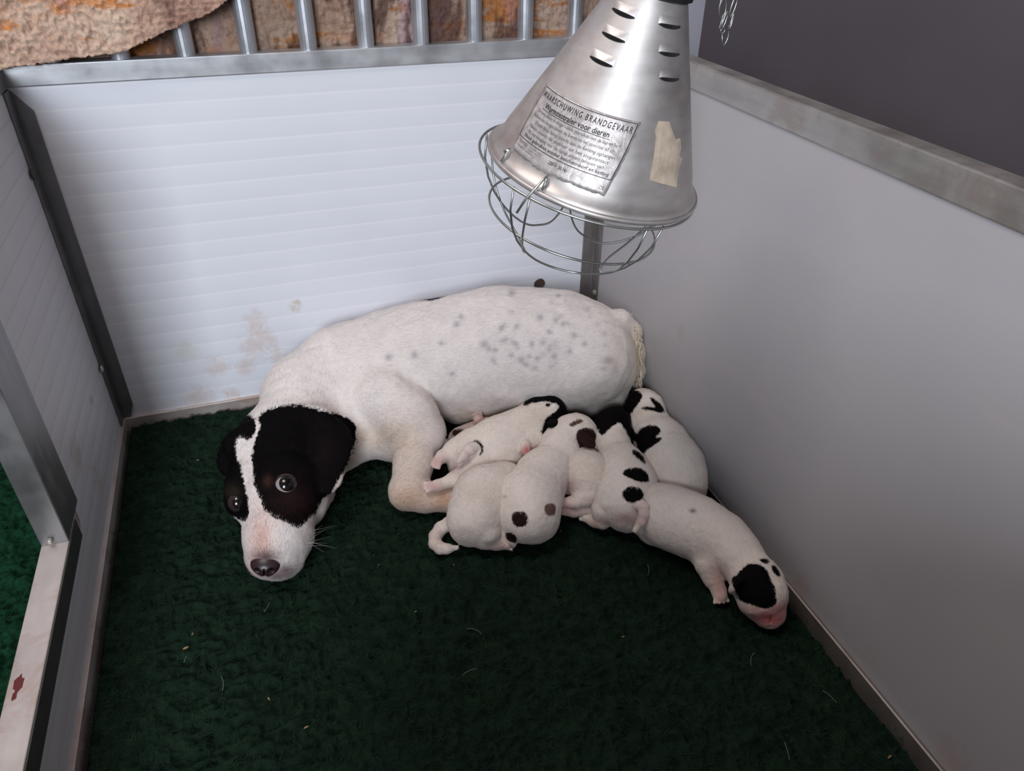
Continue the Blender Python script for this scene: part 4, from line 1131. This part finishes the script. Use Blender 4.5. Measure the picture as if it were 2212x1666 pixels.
mb = MB()
def lline(mb, u0, v0, u1, v1, w):
    n = 30; V = []
    du, dv = u1 - u0, v1 - v0; l = math.hypot(du, dv); nu, nv = -dv / l * w, du / l * w * 1.7
    for i in range(n + 1):
        t = i / n; u, v = u0 + du * t, v0 + dv * t
        V.append(lab_pt(u - nu, v - nv, .00165)); V.append(lab_pt(u + nu, v + nv, .00165))
    mb.add(V, [(2 * i, 2 * i + 1, 2 * i + 3, 2 * i + 2) for i in range(n)])
lline(mb, .03, .03, .985, .03, .0028); lline(mb, .985, .03, .985, .80, .0040); lline(mb, .985, .80, .015, .80, .0026); lline(mb, .015, .80, .03, .03, .0024)
lline(mb, .14, .305, .82, .305, .0022)
o = mb.build('border', M_INK, label); o.location = -WL(label)
# torn paper remnant
pm = plain('old_paper', (.52, .42, .33), .8, .15, .2, 70)
poly = [(1423, 263), (1445, 264), (1449, 280), (1456, 292), (1458, 300), (1468, 297), (1470, 322), (1466, 338), (1471, 341), (1464, 372), (1460, 403), (1430, 396), (1404, 389), (1407, 370), (1411, 345), (1414, 320), (1417, 300), (1415, 285)]
pv = [lampuv(*q) for q in poly]; cc = np.mean(pv, 0)
V = []; F = []; K = len(pv)
rings = (0, .35, .7, 1)
for s in rings:
    for q in pv:
        h, ph = cc + (np.array(q) - cc) * s; V.append(cone_pt(h, ph, .0014 if s < 1 else .0009))
for i in range(3):
    for k in range(K): F.append((i * K + k, i * K + (k + 1) % K, (i + 1) * K + (k + 1) % K, (i + 1) * K + k))
for q in pv: V.append(cone_pt(q[0], q[1], .0001))
for k in range(K): F.append((3 * K + k, 3 * K + (k + 1) % K, 4 * K + (k + 1) % K, 4 * K + k))
o = MB().add(V, F).build('paper_scrap', pm, lamp); o['label'] = 'torn yellowed paper remnant'
# wire guard
def gp(r, h, a): return LC - LY * .0045 + LA * h + (LX * math.cos(a) + LY * math.sin(a)) * r
guard = MB().tube([gp(LR + .0065, -.0040, a) for a in np.linspace(0, 2 * math.pi, 80, endpoint=False)], .0014, 8, closed=True).build('guard_ring', M_WIRE, lamp, True)
MB().tube([gp(.094, -.058, a) for a in np.linspace(0, 2 * math.pi, 72, endpoint=False)], .0013, 8, closed=True).build('guard_ring', M_WIRE, lamp, True)
NW = 5
for k in range(NW):
    a0 = 2 * math.pi * k / NW + .15; pts = []
    for t in np.linspace(-1, 1, 25):
        s = 1 - abs(t) ** 2.8                       # 0 at the ring, 1 at the bottom of the loop
        ang = a0 + .72 * math.sin(t * math.pi / 2)
        th = s * 1.12
        r = (LR + .004) * math.cos(th); h = -.004 - .104 * math.sin(th)
        pts.append(gp(r * (1.0), h, ang + .0))
    MB().tube(pts, .0012, 8).build('guard_wire', M_WIRE, lamp, True)
# clips that hold the guard on the rim
for (px, py) in ((1175, 404), (1075, 366)):
    h, ph = lampuv(px, py)
    pts = [cone_pt(.004, ph + .02, .0045), cone_pt(.013, ph + .01, .004), cone_pt(.017, ph, .0005 + .002), cone_pt(.012, ph - .01, .006), gp(LR + .010, -.006, ph - .03), gp(LR + .010, -.022, ph - .07)]
    if px < 1100: pts = pts[:4]
    MB().tube(pts, .0013, 8).build('guard_clip', M_WIRE, lamp, True)

# ------------------------------------------------------------------ chain hanging in front of the dark wall
M_CHAIN = metal('thin_chain_metal', (.50, .52, .50), (.7, .72, .7), .28, (50, 50, 50), .9)
CY = -.02
top = U(1562, -120, CY, 1)
chain = thing('hanging_chain', 'thin silver link chain hanging against the dark wall right of the lamp', 'chain', tuple(U(1565, 50, CY, 1)))
def linkring(cx, cy, hw, hh, twist, lean=0):
    c = U(cx, cy, CY, 1); s = depth(c) / FPX; pts = []
    for k in range(20):
        a = 2 * math.pi * k / 20
        x, z = hw * s * math.cos(a), hh * s * math.sin(a)
        p = Vector((x * math.cos(twist) + z * lean, x * math.sin(twist), z)); pts.append(c + np.array(p))
    MB().tube(pts, .0011, 6, closed=True).build('link', M_CHAIN, chain, True)
for q in ((1563, -92, 9, 19, .2, 0), (1561, -62, 9, 19, 1.2, 0), (1562, -34, 9, 19, .2, 0), (1560, -6, 8, 17, 1.2, .1), (1561, 18, 9, 19, .1, -.05), (1558, 48, 7, 15, 1.1, .1), (1565, 45, 6, 18, .5, .25),
          (1587, -30, 9, 22, .5, .15), (1585, 12, 7, 22, .3, .2), (1580, 48, 5, 17, .7, .2), (1561, 66, 6, 6, .2, 0)):
    linkring(*q)
MB().tube([U(x, y, CY, 1) for x, y in ((1575, 55), (1574, 70), (1573, 80), (1568, 92), (1561, 101), (1560, 90), (1560, 70))], .0010, 6).build('hook', M_CHAIN, chain, True)
MB().tube([U(1563, -110, CY, 1), U(1563, -700, CY, 1)], .0012, 6).build('hanger_wire', M_CHAIN, chain, True)
